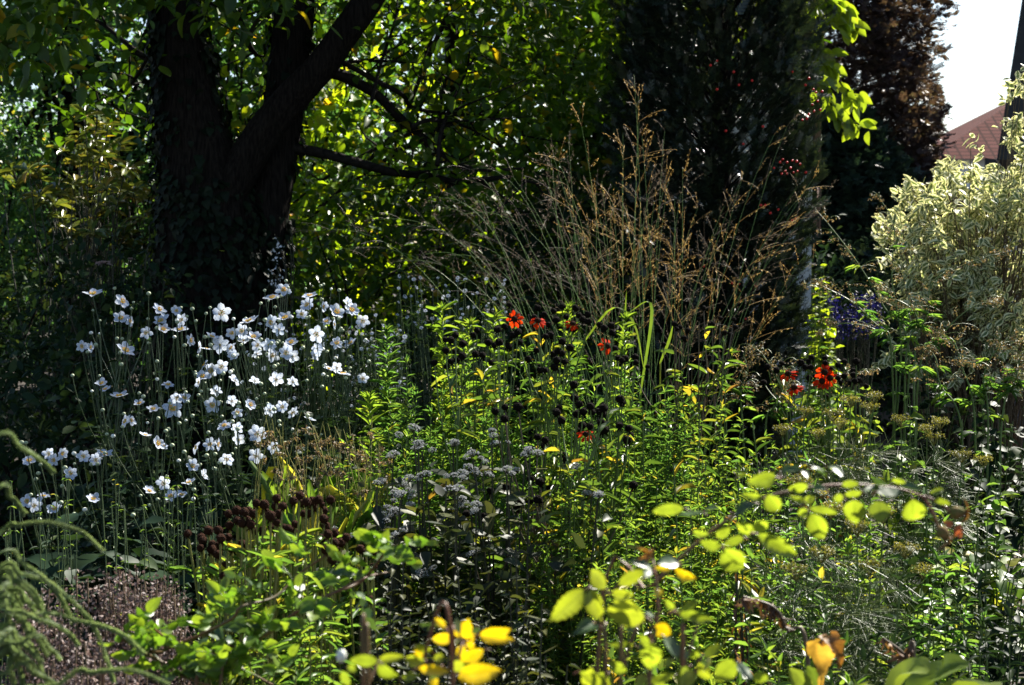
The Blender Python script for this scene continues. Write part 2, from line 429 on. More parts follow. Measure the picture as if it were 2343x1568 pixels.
# ------------------------------------------------------------------ ground
g = Geo()
gx = np.concatenate([[-400, -60], np.linspace(-14, 16, 91), [60, 400]])
gy = np.concatenate([[-200, -30], np.linspace(-4, 30, 103), [90, 800]])
X, Yg = np.meshgrid(gx, gy, indexing='ij')
Zg = .035 * np.sin(X * 1.7 + .6 * np.sin(Yg * 2.1)) * np.cos(Yg * 1.3) + .02 * np.sin(X * 5.3 + Yg * 4.1)
Zg[(np.abs(X) > 20) | (Yg > 35) | (Yg < -10)] = 0
idx = np.arange(X.size).reshape(X.shape)
q = np.stack([idx[:-1, :-1], idx[1:, :-1], idx[1:, 1:], idx[:-1, 1:]], -1)
g.add(np.stack([X, Yg, Zg], -1), q)
go = bpy.data.objects.new('ground', g.mesh('ground', M['soil']))
COL.objects.link(go); go['kind'] = 'structure'; go['label'] = 'dark garden soil under the plants'

# ------------------------------------------------------------------ trees
def clump_leaves(geo, centres, m, spread, L, tpls, ratio=.6, flat=.7, droop=-.25):
    c = np.repeat(centres, m, 0)
    off = N(len(c), 3) * spread * np.array([1, 1, .7])
    ax = nrm(off) * .6 + N(len(c), 3) * .5 + np.array([0, 0, droop])
    up = np.array([0, 0, 1.]) * flat + N(len(c), 3) * (1 - flat)
    leaves(geo, tpls, c + off, ax, up, L * U(.45, 1.4, len(c)), ratio)

def ellipsoid(n, c, r, inner=.0):
    d = nrm(N(n, 3)); rad = U(inner, 1, n, 1) ** (1 / 3)
    return np.asarray(c) + d * rad * np.asarray(r)

def limb(geo, pts, rad, k=24, sides=14, rough=.12, ref=None):
    """a bark limb with ridges: pts world points, rad radius per point"""
    p = spline(pts, k); r = np.interp(np.linspace(0, 1, k), np.linspace(0, 1, len(rad)), rad)
    T = nrm(np.gradient(p, axis=0))
    A = nrm(np.cross(T, np.array([.2, 1, .1]))); B = np.cross(T, A)
    th = np.arange(sides) / sides * 2 * np.pi
    ph = rng.uniform(0, 6, 4)
    s = np.arange(k)[:, None]
    rr = r[:, None] * (1 + rough * (.5 * np.sin(3 * th + ph[0] + .15 * s) + .35 * np.sin(5 * th + ph[1] - .22 * s) + .5 * (U(0, 1, k, sides) - .5)))
    ring = p[:, None] + rr[..., None] * (np.cos(th)[None, :, None] * A[:, None] + np.sin(th)[None, :, None] * B[:, None])
    idx = np.arange(k * sides).reshape(k, sides)
    a, b = idx[:-1], idx[1:]
    geo.add(ring, np.stack([a, np.roll(a, -1, 1), np.roll(b, -1, 1), b], -1))
    return p, r

TY = 9.0
def pp(lst, Y): return [P(u, v, Y) for u, v in lst]

# the big two-trunked ivy clad tree
T0 = P(500, 800, TY); T0[2] = 0
tree = thing('broadleaf_tree', 'large two trunked tree clad in dark ivy, behind the white anemones', 'tree', T0)
g = Geo()
tl = [np.array([T0[0], TY, -.1]), P(490, 700, TY), P(488, 560, TY), P(470, 430, TY), P(438, 280, TY), P(415, 120, TY), P(400, 0, TY), P(380, -250, TY), P(330, -600, TY), P(300, -1000, TY)]
pl, rl = limb(g, tl, np.array([150, 140, 125, 100, 78, 62, 54, 50, 42, 25]) * TY / F, 44, 22)
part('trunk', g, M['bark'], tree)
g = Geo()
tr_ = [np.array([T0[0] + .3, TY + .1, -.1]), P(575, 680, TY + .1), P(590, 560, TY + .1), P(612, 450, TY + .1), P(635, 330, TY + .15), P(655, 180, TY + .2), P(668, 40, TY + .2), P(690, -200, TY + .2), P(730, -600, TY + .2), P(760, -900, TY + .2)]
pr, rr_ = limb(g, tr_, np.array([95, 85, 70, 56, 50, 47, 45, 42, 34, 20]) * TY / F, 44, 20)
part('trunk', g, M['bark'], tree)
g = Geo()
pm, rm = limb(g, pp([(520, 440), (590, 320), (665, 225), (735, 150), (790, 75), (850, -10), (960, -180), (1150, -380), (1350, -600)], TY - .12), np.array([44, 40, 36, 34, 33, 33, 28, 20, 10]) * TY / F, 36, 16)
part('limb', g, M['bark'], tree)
low = [([(735, 160), (793, 178), (865, 221), (920, 276), (963, 310), (1018, 357), (1060, 382), (1130, 390), (1200, 385)], [15, 14, 12, 11, 9, 8, 7, 5, 2]),
       ([(700, 152), (742, 149), (835, 140), (954, 144), (1020, 150)], [8, 7, 4, 3, 1]),
       ([(780, 140), (857, 183), (920, 217), (942, 246), (1005, 259), (1073, 263), (1120, 250)], [6, 6, 6, 5, 4, 3, 1]),
       ([(640, 335), (738, 352), (835, 378), (903, 395), (984, 403), (1039, 416), (1090, 412), (1166, 408), (1250, 425)], [13, 12, 11, 10, 9, 8, 7, 5, 2]),
       ([(940, 290), (984, 276), (1047, 285), (1090, 297), (1150, 297)], [5, 5, 4, 3, 1]),
       ([(420, 200), (360, 150), (300, 110), (240, 60), (180, 30), (90, 20)], [10, 8, 6, 5, 4, 2]),
       ([(480, 10), (540, 30), (575, 110), (610, 150), (640, 170)], [7, 6, 5, 4, 3]),
       ([(410, 90), (350, 120), (310, 180), (280, 215), (240, 225), (190, 250)], [6, 5, 4, 3, 2, 1]),
       ([(1000, 380), (1010, 300), (1040, 220), (1070, 150), (1075, 60)], [6, 5, 4, 3, 2]),
       ([(850, 230), (870, 150), (900, 60), (930, -40)], [5, 4, 4, 3])]
bpts = []
for pts, rad in low:
    g = Geo()
    yy = TY + .1
    ps = [P(u, v, yy + .9 * math.sin(i * .5) * i / len(pts)) for i, (u, v) in enumerate(pts)]
    p_, _ = limb(g, ps, np.array(rad) * TY / F, 30, 7, .15)
    for _ in range(9):
        i = rng.integers(8, 29)
        e = p_[i] + N(3) * np.array([.22, .2, .2]) + np.array([.06, 0, .0])
        tubes(g, bez(p_[i], (p_[i] + e) / 2 + N(3) * .04, e, 6), np.linspace(.008, .002, 6), 4)
        bpts.append(e)
    part('branch', g, M['branch'], tree)
    bpts += list(p_[10:])
# ivy over both trunks
g = Geo()
for p_, r_, n, lo, hi in ((pl, rl, 5200, 0, 36), (pr, rr_, 700, 0, 12), (pr, rr_, 900, 16, 36)):
    s = U(lo, hi, n) if lo == 0 else U(lo, hi, n)
    keep = rng.uniform(0, 1, n) < np.clip(1.25 - (s / 40), .25, 1)
    s = s[keep]; n = len(s)
    i = s.astype(int); f = (s - i)[:, None]
    c = p_[i] * (1 - f) + p_[i + 1] * f; r = np.interp(s, np.arange(len(r_)), r_)
    th = U(0, 2 * np.pi, n)
    # bark shows through on the front right of the upper trunk
    out = np.stack([np.cos(th), np.sin(th), np.zeros(n)], -1)
    bare = (s > 15) & (np.abs(((th + np.pi / 2 - .2 + np.pi) % (2 * np.pi)) - np.pi) < .7)
    sel = ~bare | (rng.uniform(0, 1, n) < .1)
    c, r, out, n = c[sel], r[sel], out[sel], sel.sum()
    pos = c + out * (r * U(.95, 1.15, n))[:, None] + N(n, 3) * .015
    ax = np.array([0, 0, -1.]) + out * U(.2, 1.0, n)[:, None] + N(n, 3) * .35
    leaves(g, HEART, pos, ax, out + np.array([0, 0, .6]), U(.035, .07, n), .85)
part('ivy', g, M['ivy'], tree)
g = Geo()
cc = ellipsoid(1050, (-1.5, 9.6, 6.2), (4.0, 3.4, 3.0), .15)
cc = cc[(cc[:, 2] > 3.9) & (cc[:, 0] < 1.9)]
for q0, rad in ((P(215, 330, 9.6), .55), (P(110, 440, 9.6), .5), (P(260, 470, 9.6), .4), (P(640, 610, 8.3), .35), (P(600, 775, 5.5), .25), (P(650, 440, 9), .3)):   # gaps the sun comes through
    dv = cc - q0; al = dv @ np.array(sd); cc = cc[np.linalg.norm(dv - al[:, None] * np.array(sd), axis=1) > rad + .3]
clump_leaves(g, cc, 34, .30, .115, OVAL, .55)
# leaves on the low branches and hanging into the top of the picture
bp = np.array(bpts); bp = bp[rng.integers(0, len(bp), 170)] + N(170, 3) * .10
clump_leaves(g, bp, 6, .09, .085, OVAL, .6)
for (u0, u1, v0, v1, n, y0, y1, L) in ((-30, 110, -60, 70, 24, 7.5, 9, .10), (120, 330, -60, 20, 18, 7.5, 9, .10), (0, 130, 60, 150, 14, 7.5, 8.5, .10), (700, 1250, -80, 60, 60, 8.8, 9.9, .075), (1100, 1620, -60, 160, 120, 9.4, 10.8, .07), (1150, 1480, 150, 330, 60, 9.6, 10.8, .07), (470, 600, -40, 40, 8, 8, 9, .1), (340, 720, -90, 10, 22, 8.0, 8.7, .09)):
    c = np.array([P(rng.uniform(u0, u1), rng.uniform(v0, v1), rng.uniform(y0, y1)) for _ in range(n)])
    clump_leaves(g, c, 9, .12, L, OVAL, .55)
part('crown', g, M['tree'], tree)
g = Geo()
top = np.array([pl[-1], pr[-1], pm[-1], pl[-8], pr[-8]])
tg = cc[rng.integers(0, len(cc), 120)]
st = top[rng.integers(0, 5, 120)]
tubes(g, bez(st, (st + tg) / 2 + N(120, 3) * .3, tg, 8), np.linspace(.045, .008, 8), 5)
part('branches', g, M['branch'], tree)

def bg_tree(name, label, base, h, crowns, mat, L, m, spread, trunk_r=.1, ratio=.6, group=None, lean=(0, 0), flat=.7, tpls=OVAL):
    t = thing(name, label, 'tree' if 'tree' in name else 'shrub', (base[0], base[1], 0), group)
    g = Geo()
    top = np.array([base[0] + lean[0], base[1] + lean[1], h])
    p_, _ = limb(g, [(base[0], base[1], -.1), (base[0] * .7 + top[0] * .3 + .1, base[1] * .7 + top[1] * .3, h * .35), top], [trunk_r, trunk_r * .8, trunk_r * .3], 16, 9)
    gl = Geo()
    for c, r, n in crowns:
        e = ellipsoid(n, c, r, .1)
        e = e[e[:, 2] > .15]
        clump_leaves(gl, e, m, spread, L, tpls, ratio, flat)
        k = min(14, len(e)); ss = p_[rng.integers(5, 15, k)]; ee = e[:k]
        tubes(g, bez(ss, (ss + ee) / 2 + N(k, 3) * .2, ee, 7), np.linspace(trunk_r * .3, .006, 7), 5)
    part('trunk', g, M['branch'], t)
    part('crown', gl, mat, t)
    return t

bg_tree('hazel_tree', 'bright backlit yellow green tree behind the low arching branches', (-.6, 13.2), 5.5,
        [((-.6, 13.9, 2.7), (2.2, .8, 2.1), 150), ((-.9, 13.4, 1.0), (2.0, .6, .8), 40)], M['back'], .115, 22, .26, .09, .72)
bg_tree('maple_tree', 'yellow green tree behind the dark yew, its leaves nearly touching the picture top', (1.2, 13.0), 6,
        [((.95, 13.0, 3.2), (1.35, 1.0, 2.2), 230), ((.9, 12.4, 1.6), (.9, .6, 1.4), 90)], M['tree'], .09, 34, .25, .09, .72)
bg_tree('linden_tree', 'blue green tree with yellowing leaves and sky gaps, left of the ivy clad trunk', (-4.6, 15.5), 6,
        [((-4.4, 15.6, 2.6), (2.8, 1.4, 1.7), 420), ((-4.0, 15.6, 4.2), (2.8, 1.2, 1.0), 90), ((-2.6, 15.4, 3.4), (1.4, 1.2, 1.6), 130), ((-4.8, 15, 1.2), (2.4, 1.2, 1.0), 150)], M['blueleaf'], .10, 28, .28, .12, .7)
bg_tree('alder_tree', 'leafy tree showing between the two dark trunks', (-2.3, 14.2), 5,
        [((-2.2, 14.4, 2.6), (1.0, .8, 1.9), 130)], M['blueleaf'], .09, 28, .24, .08, .7)
# far trees that close the view
for i, (x, y, r, h, lab) in enumerate(((-9.5, 23, 3.2, 3.3, 'dense dark tree far behind the rhododendron at the far left'), (-5.0, 24.5, 3.4, 3.3, 'dense dark tree far behind the blue green tree'), (-.8, 24, 3.2, 6.5, 'tall dense dark tree far behind the bright backlit tree'), (2.2, 23, 2.5, 6.8, 'tall dense dark tree far behind the yew'))):
    bg_tree('deciduous_tree', lab, (x, y), h + .5, [((x, y, h * .55), (r, 1.6, h * .6), 330), ((x, y - .4, 1.2), (r, 1, 1.3), 120)], M['blueleaf'] if i < 2 else M['tree'], .12, 40, .38, .16, .75, 'far trees closing off the garden')

# dark shrubs in the shade beneath
def shade_shrub(name, label, c, r, n, mat, L, m, spread, tpls=OVAL, ratio=.5, group='shaded shrubs under the trees'):
    t = thing(name, label, 'shrub', (c[0], c[1], 0), group)
    g = Geo(); e = ellipsoid(n, c, r, .2); e = e[e[:, 2] > .05]
    clump_leaves(g, e, m, spread, L, tpls, ratio, .6, -.1)
    gs = Geo(); k = 12; ee = e[:k]; ss = np.tile([c[0], c[1], -.03], (k, 1)) + N(k, 3) * np.array([.08, .08, 0])
    tubes(gs, bez(ss, (ss + ee) / 2 + np.array([0, 0, .15]), ee, 7), np.linspace(.018, .005, 7), 5)
    part('stems', gs, M['branch'], t); part('foliage', g, mat, t)
    return t
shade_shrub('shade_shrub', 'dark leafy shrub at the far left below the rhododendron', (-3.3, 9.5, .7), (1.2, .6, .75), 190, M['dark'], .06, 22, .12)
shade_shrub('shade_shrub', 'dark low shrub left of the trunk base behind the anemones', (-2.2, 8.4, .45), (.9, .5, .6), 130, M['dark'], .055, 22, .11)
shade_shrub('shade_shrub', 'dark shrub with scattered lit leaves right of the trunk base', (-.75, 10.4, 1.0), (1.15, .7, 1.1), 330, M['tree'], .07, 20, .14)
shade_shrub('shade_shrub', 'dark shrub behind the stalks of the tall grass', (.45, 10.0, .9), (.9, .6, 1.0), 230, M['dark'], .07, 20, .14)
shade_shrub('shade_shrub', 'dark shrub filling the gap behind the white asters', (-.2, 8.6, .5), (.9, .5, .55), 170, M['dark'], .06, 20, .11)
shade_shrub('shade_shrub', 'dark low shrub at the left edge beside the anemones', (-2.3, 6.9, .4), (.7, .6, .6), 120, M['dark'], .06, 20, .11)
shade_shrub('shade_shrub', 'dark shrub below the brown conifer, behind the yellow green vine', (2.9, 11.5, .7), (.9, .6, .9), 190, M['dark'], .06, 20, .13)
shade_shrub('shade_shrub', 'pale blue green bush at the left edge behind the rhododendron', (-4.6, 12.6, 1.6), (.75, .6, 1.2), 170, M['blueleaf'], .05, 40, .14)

# rhododendron with whorls of leathery leaves
def whorl_shrub(label, spots):
    b = P(190, 500, 9.6); b[2] = 0
    t = thing('rhododendron', label, 'shrub', b)
    g, gs = Geo(), Geo()
    for (u, v) in spots:
        c = P(u + rng.normal() * 5, v + rng.normal() * 5, rng.uniform(9.0, 10.0))
        d = nrm(np.array([rng.normal() * .4, -.3 + rng.normal() * .3, 1.0]))
        k = rng.integers(8, 13); th = np.arange(k) * 2.4 + rng.uniform(0, 6)
        a = nrm(np.cross(d, [0, 1, .1])); bb = np.cross(d, a)
        ax = np.cos(th)[:, None] * a + np.sin(th)[:, None] * bb + d * U(-.1, .7, k)[:, None]
        leaves(g, OBOV, np.tile(c, (k, 1)), ax, d, U(.08, .13, k), .34)
        s = np.array([b[0] + rng.normal() * .2, b[1] + rng.normal() * .2, rng.uniform(0, .4)])
        tubes(gs, bez(s, (s + c) / 2 + N(3) * .12, c - d * .01, 9), np.linspace(.007, .003, 9), 5)
    part('stems', gs, M['drkstem'], t); part('foliage', g, M['rhodo'], t)
sp = [(190 + 55 * rng.normal(), 300 + 25 * rng.normal()) for _ in range(12)]
sp = [(188, 268), (200, 300), (225, 290), (178, 320), (245, 310), (210, 345), (180, 370), (235, 350), (265, 345), (150, 350), (215, 385), (245, 395), (280, 390), (60, 400), (40, 385), (85, 395), (160, 420), (130, 430), (200, 430), (240, 440), (265, 470), (120, 470), (150, 500), (250, 480), (95, 450), (300, 400), (215, 500), (185, 470), (310, 450), (330, 500), (280, 530), (310, 560), (230, 545), (170, 545)]
whorl_shrub('rhododendron with yellowing leathery leaves left of the ivy clad trunk', sp + [(u + rng.normal() * 20, v + rng.normal() * 20) for u, v in sp])

# pale roses in the dark left
b = P(262, 640, 8); b[2] = 0
t = thing('rose_bush', 'dark rose bush bearing two pale pink blooms in the shade at left', 'rose', b)
g, gs = Geo(), Geo()
e = ellipsoid(60, P(255, 690, 8), (.35, .25, .4)); clump_leaves(g, e, 14, .08, .045, OVAL, .6)
ss = np.tile(b, (10, 1)) + N(10, 3) * .05; tubes(gs, bez(ss, (ss + e[:10]) / 2, e[:10], 6), .004, 4)
part('stems', gs, M['drkstem'], t); part('foliage', g, M['dark'], t)
for u, v, s in ((240, 605, .035), (300, 594, .02), (228, 604, .025)):
    gp = Geo(); k = 22; th = np.arange(k) * 2.4
    ax = np.stack([np.cos(th), np.sin(th), np.linspace(1.6, .1, k)], -1)
    leaves(gp, OBOV, np.tile(P(u, v, 8), (k, 1)), ax, -ax + [0, 0, 2], s * np.linspace(.6, 1.2, k), .8)
    part('bloom', gp, M['pink'], t)

# white flecks put in for the sunlit glints at the trunk edge
b = P(640, 700, 8.3); b[2] = 0
t = thing('sunlit_fleck_trail', 'thin stems with tiny white flecks put in for sunlit glints beside the trunk foot', 'plant', b)
g, gs = Geo(), Geo()
for i in range(7):
    q_ = bez(b, P(650 + 6 * i, 560, 8.3), P(610 + 8 * i + rng.normal() * 5, 660 - 22 * i, 8.3), 10); tubes(gs, q_, .0025, 4)
pos = np.array([P(632 + 9 * rng.normal(), rng.uniform(545, 660), 8.3 + .05 * rng.normal()) for _ in range(42)])
leaves(g, OBOV, [(0, 0, 0)], [(0, .2, 1)], [(0, 1, 0)], 1, .8); me_fl = g.mesh('fleck', M['daisy'])
part('stems', gs, M['drkstem'], t)
for p_ in pos: put('fleck', me_fl, t, p_, face_rot(N(3), rng.uniform(0, 6)), rng.uniform(.008, .02))

# ------------------------------------------------------------------ yew with berries
def sprig_tpl(n=13):
    v, q = [], []
    for i in range(n):
        y = .1 + .9 * i / n; s = 1 if i % 2 else -1; l = .26 * (1 - .35 * y)
        w = .04
        for ss in (-1, 1):
            b0 = len(v); z = .05 * math.sin(i * 2.1)
            v += [(0, y - w, 0), (0, y + w, 0), (ss * l, y + .16 + w * .5, z), (ss * l, y + .16 - w * .5, z)]
            q.append((b0, b0 + 1, b0 + 2, b0 + 3))
    b0 = len(v); v += [(-.012, 0, 0), (.012, 0, 0), (.006, 1, 0), (-.006, 1, 0)]; q.append((b0, b0 + 1, b0 + 2, b0 + 3))
    v = np.array(v); return v, np.array(q), np.zeros((len(v), 2))
SPRIG = [sprig_tpl(), sprig_tpl(11)]
def spray_tpl(n=9):
    v, q = [], []
    for i in range(n):
        y = .08 + .9 * i / n
        for ss in (-1, 1):
            for j in range(2):
                l = .33 * (1 - .6 * y) * (1 + j * .3); b0 = len(v); dz = -.15 * l + .1 * math.sin(i + ss + j)
                yy = y + .05 * j
                v += [(0, yy - .02, 0), (0, yy + .025, 0), (ss * l * .6, yy + .16, dz * .5), (ss * l, yy + .14, dz)]
                q.append((b0, b0 + 1, b0 + 2, b0 + 3))
    v = np.array(v); return v, np.array(q), np.zeros((len(v), 2))
SPRAY = [spray_tpl(), spray_tpl(7)]

YC = np.array([1.25, 9.2])
def yew_r(z, th):
    prof = np.interp(z, [0, .4, .9, 1.5, 2.2, 2.9, 3.5, 4.0], [.28, .40, .44, .49, .58, .56, .38, .1])
    return prof * (1 + .10 * np.sin(3 * th + z * 2.3) + .08 * np.sin(7 * th - z * 4) + .06 * np.sin(11 * th + 5 * z))
yew = thing('yew', 'dark upright yew with red berries, right behind the tall grass', 'tree', (YC[0], YC[1], 0))
g = Geo()
limb(g, [(YC[0], YC[1], -.1), (YC[0], YC[1], 1.5), (YC[0] + .05, YC[1], 3.7)], [.1, .07, .02], 14, 9)
n = 260
z = U(.2, 3.4, n); th = U(0, 2 * np.pi, n); rr = yew_r(z, th) * .9
e = np.stack([YC[0] + np.cos(th) * rr, YC[1] + np.sin(th) * rr, z], -1)
s0 = np.stack([np.full(n, YC[0]), np.full(n, YC[1]), z * .8], -1)
tubes(g, bez(s0, (s0 + e) / 2 - [0, 0, .03], e, 5), np.linspace(.008, .002, 5), 4)
part('trunk', g, M['branch'], yew)
g = Geo()
n = 15000
z = U(.12, 3.8, n); th = U(0, 2 * np.pi, n); d = np.stack([np.cos(th), np.sin(th), np.zeros(n)], -1)
s = np.clip(U(.3, 1.0, n) ** .5 + rng.normal(size=n) * .03, .3, 1.12)
pos = np.stack([YC[0] + d[:, 0] * yew_r(z, th) * s, YC[1] + d[:, 1] * yew_r(z, th) * s, z], -1)
ax = d * .8 + np.array([0, 0, .75]) + N(n, 3) * .45
leaves(g, SPRIG, pos, ax, d * .3 + np.array([0, 0, 1]) + N(n, 3) * .5, U(.06, .12, n), 1.0)
part('foliage', g, M['yew'], yew, smooth=False)
gb = Geo(); blobs(gb, [(0, 0, 0)], 1, 2); me_berry = gb.mesh('berry', M['berry'])
bl = [(1625, 150), (1640, 140), (1690, 195), (1678, 165), (1720, 185), (1812, 165), (1850, 180), (1842, 195), (1860, 205), (1866, 212), (1880, 210), (1870, 232), (1876, 252), (1862, 255), (1850, 262), (1845, 272), (1835, 275), (1858, 240), (1790, 365), (1800, 372), (1812, 368), (1822, 370), (1808, 385), (1796, 392), (1800, 398), (1815, 395), (1824, 392), (1830, 376), (1784, 372), (1770, 385), (1788, 398), (1843, 395), (1745, 290), (1700, 330), (1750, 470), (1762, 488), (1812, 505), (1820, 500), (1780, 480), (1740, 470), (1690, 650), (1675, 648), (1730, 655), (1610, 610), (1560, 640), (1705, 730), (1640, 205), (1660, 300)]
for u, v in bl:
    z_ = P(u, v, 8.5)[2]; x_ = P(u, v, 8.6)[0] - YC[0]
    r_ = .82 * float(yew_r(np.array(z_), np.array(-1.2))) + .16
    yy = YC[1] - math.sqrt(max(.02, r_ * r_ - min(x_ * x_, r_ * r_ * .95)))
    put('berry', me_berry, yew, P(u, v, yy - .03), s=rng.uniform(.0065, .0085))

# ------------------------------------------------------------------ walnut twig beyond the yew
t = thing('walnut_tree', 'tree whose yellow green leaf sprays hang just right of the yew', 'tree', (1.75, 11.2, 0))
g, gs = Geo(), Geo()
limb(gs, [(1.75, 11.2, -.1), (1.8, 11.2, 2.0), (1.7, 11, 3.6), (1.5, 10.8, 5.0)], [.1, .08, .06, .03], 16, 9)
def c3(x, y): return ((2300 + x / 1.206) / 1.653, y / 1.206 / 1.653)
twigs = [[(700, -60), (860, 10), (980, 50), (1080, 90), (1130, 105)], [(760, 20), (900, 120), (990, 240), (1050, 360), (1110, 430), (1150, 440)], [(820, 200), (930, 320), (1000, 450), (1060, 540), (1150, 570)], [(860, -40), (960, -10), (1040, 5), (1090, 20)], [(800, 60), (900, 200), (960, 270), (1030, 310)]]
for tw in twigs:
    pts = np.array([P(*c3(x, y), 10.2 + .1 * i) for i, (x, y) in enumerate(tw)])
    p_ = spline(pts, 26); tubes(gs, p_, np.linspace(.012, .003, 26), 5)
    k = 34; i = rng.integers(6, 26, k)
    pos = p_[i] + N(k, 3) * .02
    ax = np.array([.35, -.1, -.8]) + N(k, 3) * np.array([.5, .4, .3])
    leaves(g, OVAL6, pos, ax, np.array([-.2, -1, .05]) + N(k, 3) * .4, U(.09, .15, k), .5)
e = ellipsoid(120, (1.2, 11.3, 4.6), (1.2, 1.0, 1.0)); clump_leaves(g, e, 14, .2, .12, OVAL, .5)
e = ellipsoid(40, (1.3, 10.8, 3.15), (.5, .4, .5)); clump_leaves(g, e, 12, .2, .12, OVAL, .5)
part('trunk', gs, M['branch'], t); part('crown', g, M['walnut'], t)

# ------------------------------------------------------------------ conifers at the right
def conifer(name, label, x, y, r0, h, n, mat, L, zmin=.2, group=None):
    t = thing(name, label, 'conifer', (x, y, 0), group)
    g, gs = Geo(), Geo()
    limb(gs, [(x, y, -.1), (x, y, h * .5), (x, y, h)], [.16, .1, .02], 16, 9)
    z = zmin + (h - zmin) * U(0, 1, n) ** 1.25; th = U(0, 2 * np.pi, n)
    tier = .10 * np.sin(z * 5.5 + 2 * np.sin(th * 3)) + .09 * np.sin(th * 5 + z * 2.3)
    r = r0 * np.interp(z / h, [0, .15, .27, .45, .8, 1], [.85, 1, .99, .82, .5, .04]) * (1 + tier)
    s = np.clip(1 - np.abs(rng.normal(size=n)) * .22, .2, 1.1)
    d = np.stack([np.cos(th), np.sin(th), np.zeros(n)], -1)
    pos = np.stack([x + d[:, 0] * r * s, y + d[:, 1] * r * s, z], -1)
    ax = d * .9 + np.array([0, 0, .15]) + N(n, 3) * .45
    leaves(g, SPRAY, pos, ax, np.array([0, 0, 1]) + d * .4 + N(n, 3) * .4, L * U(.6, 1.4, n), .9)
    k = 160; i = rng.integers(0, n, k); e = pos[i]; s0 = np.stack([np.full(k, x), np.full(k, y), e[:, 2] * .95], -1)
    tubes(gs, bez(s0, (s0 + e) / 2 - [0, 0, .05], e, 5), np.linspace(.025, .005, 5), 4)
    part('trunk', gs, M['branch'], t); part('foliage', g, mat, t, smooth=False)
conifer('brown_conifer', 'tall reddish brown conifer against the white sky', 2.95, 16.0, 1.50, 9.5, 36000, M['conif'], .13, 1.6)
conifer('green_conifer', 'dark blue green conifer standing before the foot of the brown conifer', 3.15, 14.6, 1.05, 2.75, 9000, M['conif2'], .17)
conifer('green_conifer', 'small dark conifer between the brown conifer and the red roof', 5.0, 19.0, .75, 2.5, 5000, M['conif2'], .16)

# ------------------------------------------------------------------ buildings
def polyprism(geo, pts, y0, y1):
    """outline pts (x,z) extruded from y0 to y1"""
    n = len(pts)
    v = [(x, y0, z) for x, z in pts] + [(x, y1, z) for x, z in pts]
    geo.add(v, [(i, (i + 1) % n, n + (i + 1) % n, n + i) for i in range(n)])
    c0 = np.mean([(x, y0, z) for x, z in pts], 0); c1 = np.mean([(x, y1, z) for x, z in pts], 0)
    b = [(x, y0, z) for x, z in pts] + [tuple(c0)] + [(x, y1, z) for x, z in pts] + [tuple(c1)]
    geo.add(b, t=[(i, n, (i + 1) % n) for i in range(n)] + [(n + 1 + (i + 1) % n, 2 * n + 1, n + 1 + i) for i in range(n)])
hb = P(2285, 362, 15.0)
h = bpy.data.objects.new('mansard_house', None); COL.objects.link(h)
h.location = (hb[0], hb[1], 0); h.rotation_euler = (0, 0, -R(20))
h['label'] = 'pale blue house with a steep dark roof edge at the right edge'; h['category'] = 'house'
def hpart(name, geo, mat):
    o = bpy.data.objects.new(name, geo.mesh(name, mat, False)); COL.objects.link(o); o.parent = h; return o
ez = hb[2]; sl = .21 / 1.55
g = Geo(); polyprism(g, [(.2, -.2), (8, -.2), (8, ez + 3.2), (4.2, ez + 4.6), (.2 + 3.1 * sl, ez + 3.1), (.2, ez)], .02, 9); hpart('wall', g, M['housewall'])
g = Geo(); polyprism(g, [(-.02, ez - .02), (.19, ez - .02), (.19 + 3.1 * sl, ez + 3.1), (-.02 + 3.1 * sl, ez + 3.1)], -.06, 9.1); hpart('roof', g, M['slate'])
g = Geo(); polyprism(g, [(.15 + 3.1 * sl - .2, ez + 3.104), (.15 + 3.1 * sl, ez + 3.104), (4.2, ez + 4.61), (8.2, ez + 3.2), (8.3, ez + 3.35), (4.2, ez + 4.85)], -.06, 9.1); hpart('upper_roof', g, M['slate'])
g = Geo(); polyprism(g, [(-.13, ez - .12), (-.03, ez - .14), (-.03, ez - .02), (-.13, ez - .0)], -.10, 9.0); hpart('gutter', g, M['slate'])

t = thing('tiled_house', 'distant house with a red tiled hip roof beyond the dogwood', 'house', (14.6, 44, 0))
g = Geo(); box(g, 11.8, 19.4, 41.5, 48, -.2, 4.0); part('wall', g, M['render'], t, False)
g = Geo()
x0, x1, y0, y1, ze, zr = 11.2, 20.0, 41, 48.6, 3.9, 6.1
v = [(x0, y0, ze), (x1, y0, ze), (x1, y1, ze), (x0, y1, ze), (x0 + 3.9, 44.8, zr), (x1 - 3.6, 44.8, zr)]
def face(geo, idx):
    p = np.array([v[i] for i in idx]); e = nrm(p[1] - p[0]); nn = nrm(np.cross(p[1] - p[0], p[2] - p[0])); f = np.cross(nn, e)
    uv = np.stack([(p - p[0]) @ e, (p - p[0]) @ f], -1)
    if len(idx) == 4: geo.add(p, [(0, 1, 2, 3)], uv=uv)
    else: geo.add(p, t=[(0, 1, 2)], uv=uv)
for f_ in ((0, 1, 5, 4), (1, 2, 5), (2, 3, 4, 5), (3, 0, 4)): face(g, f_)
part('roof', g, M['tile'], t, False, uv=True)

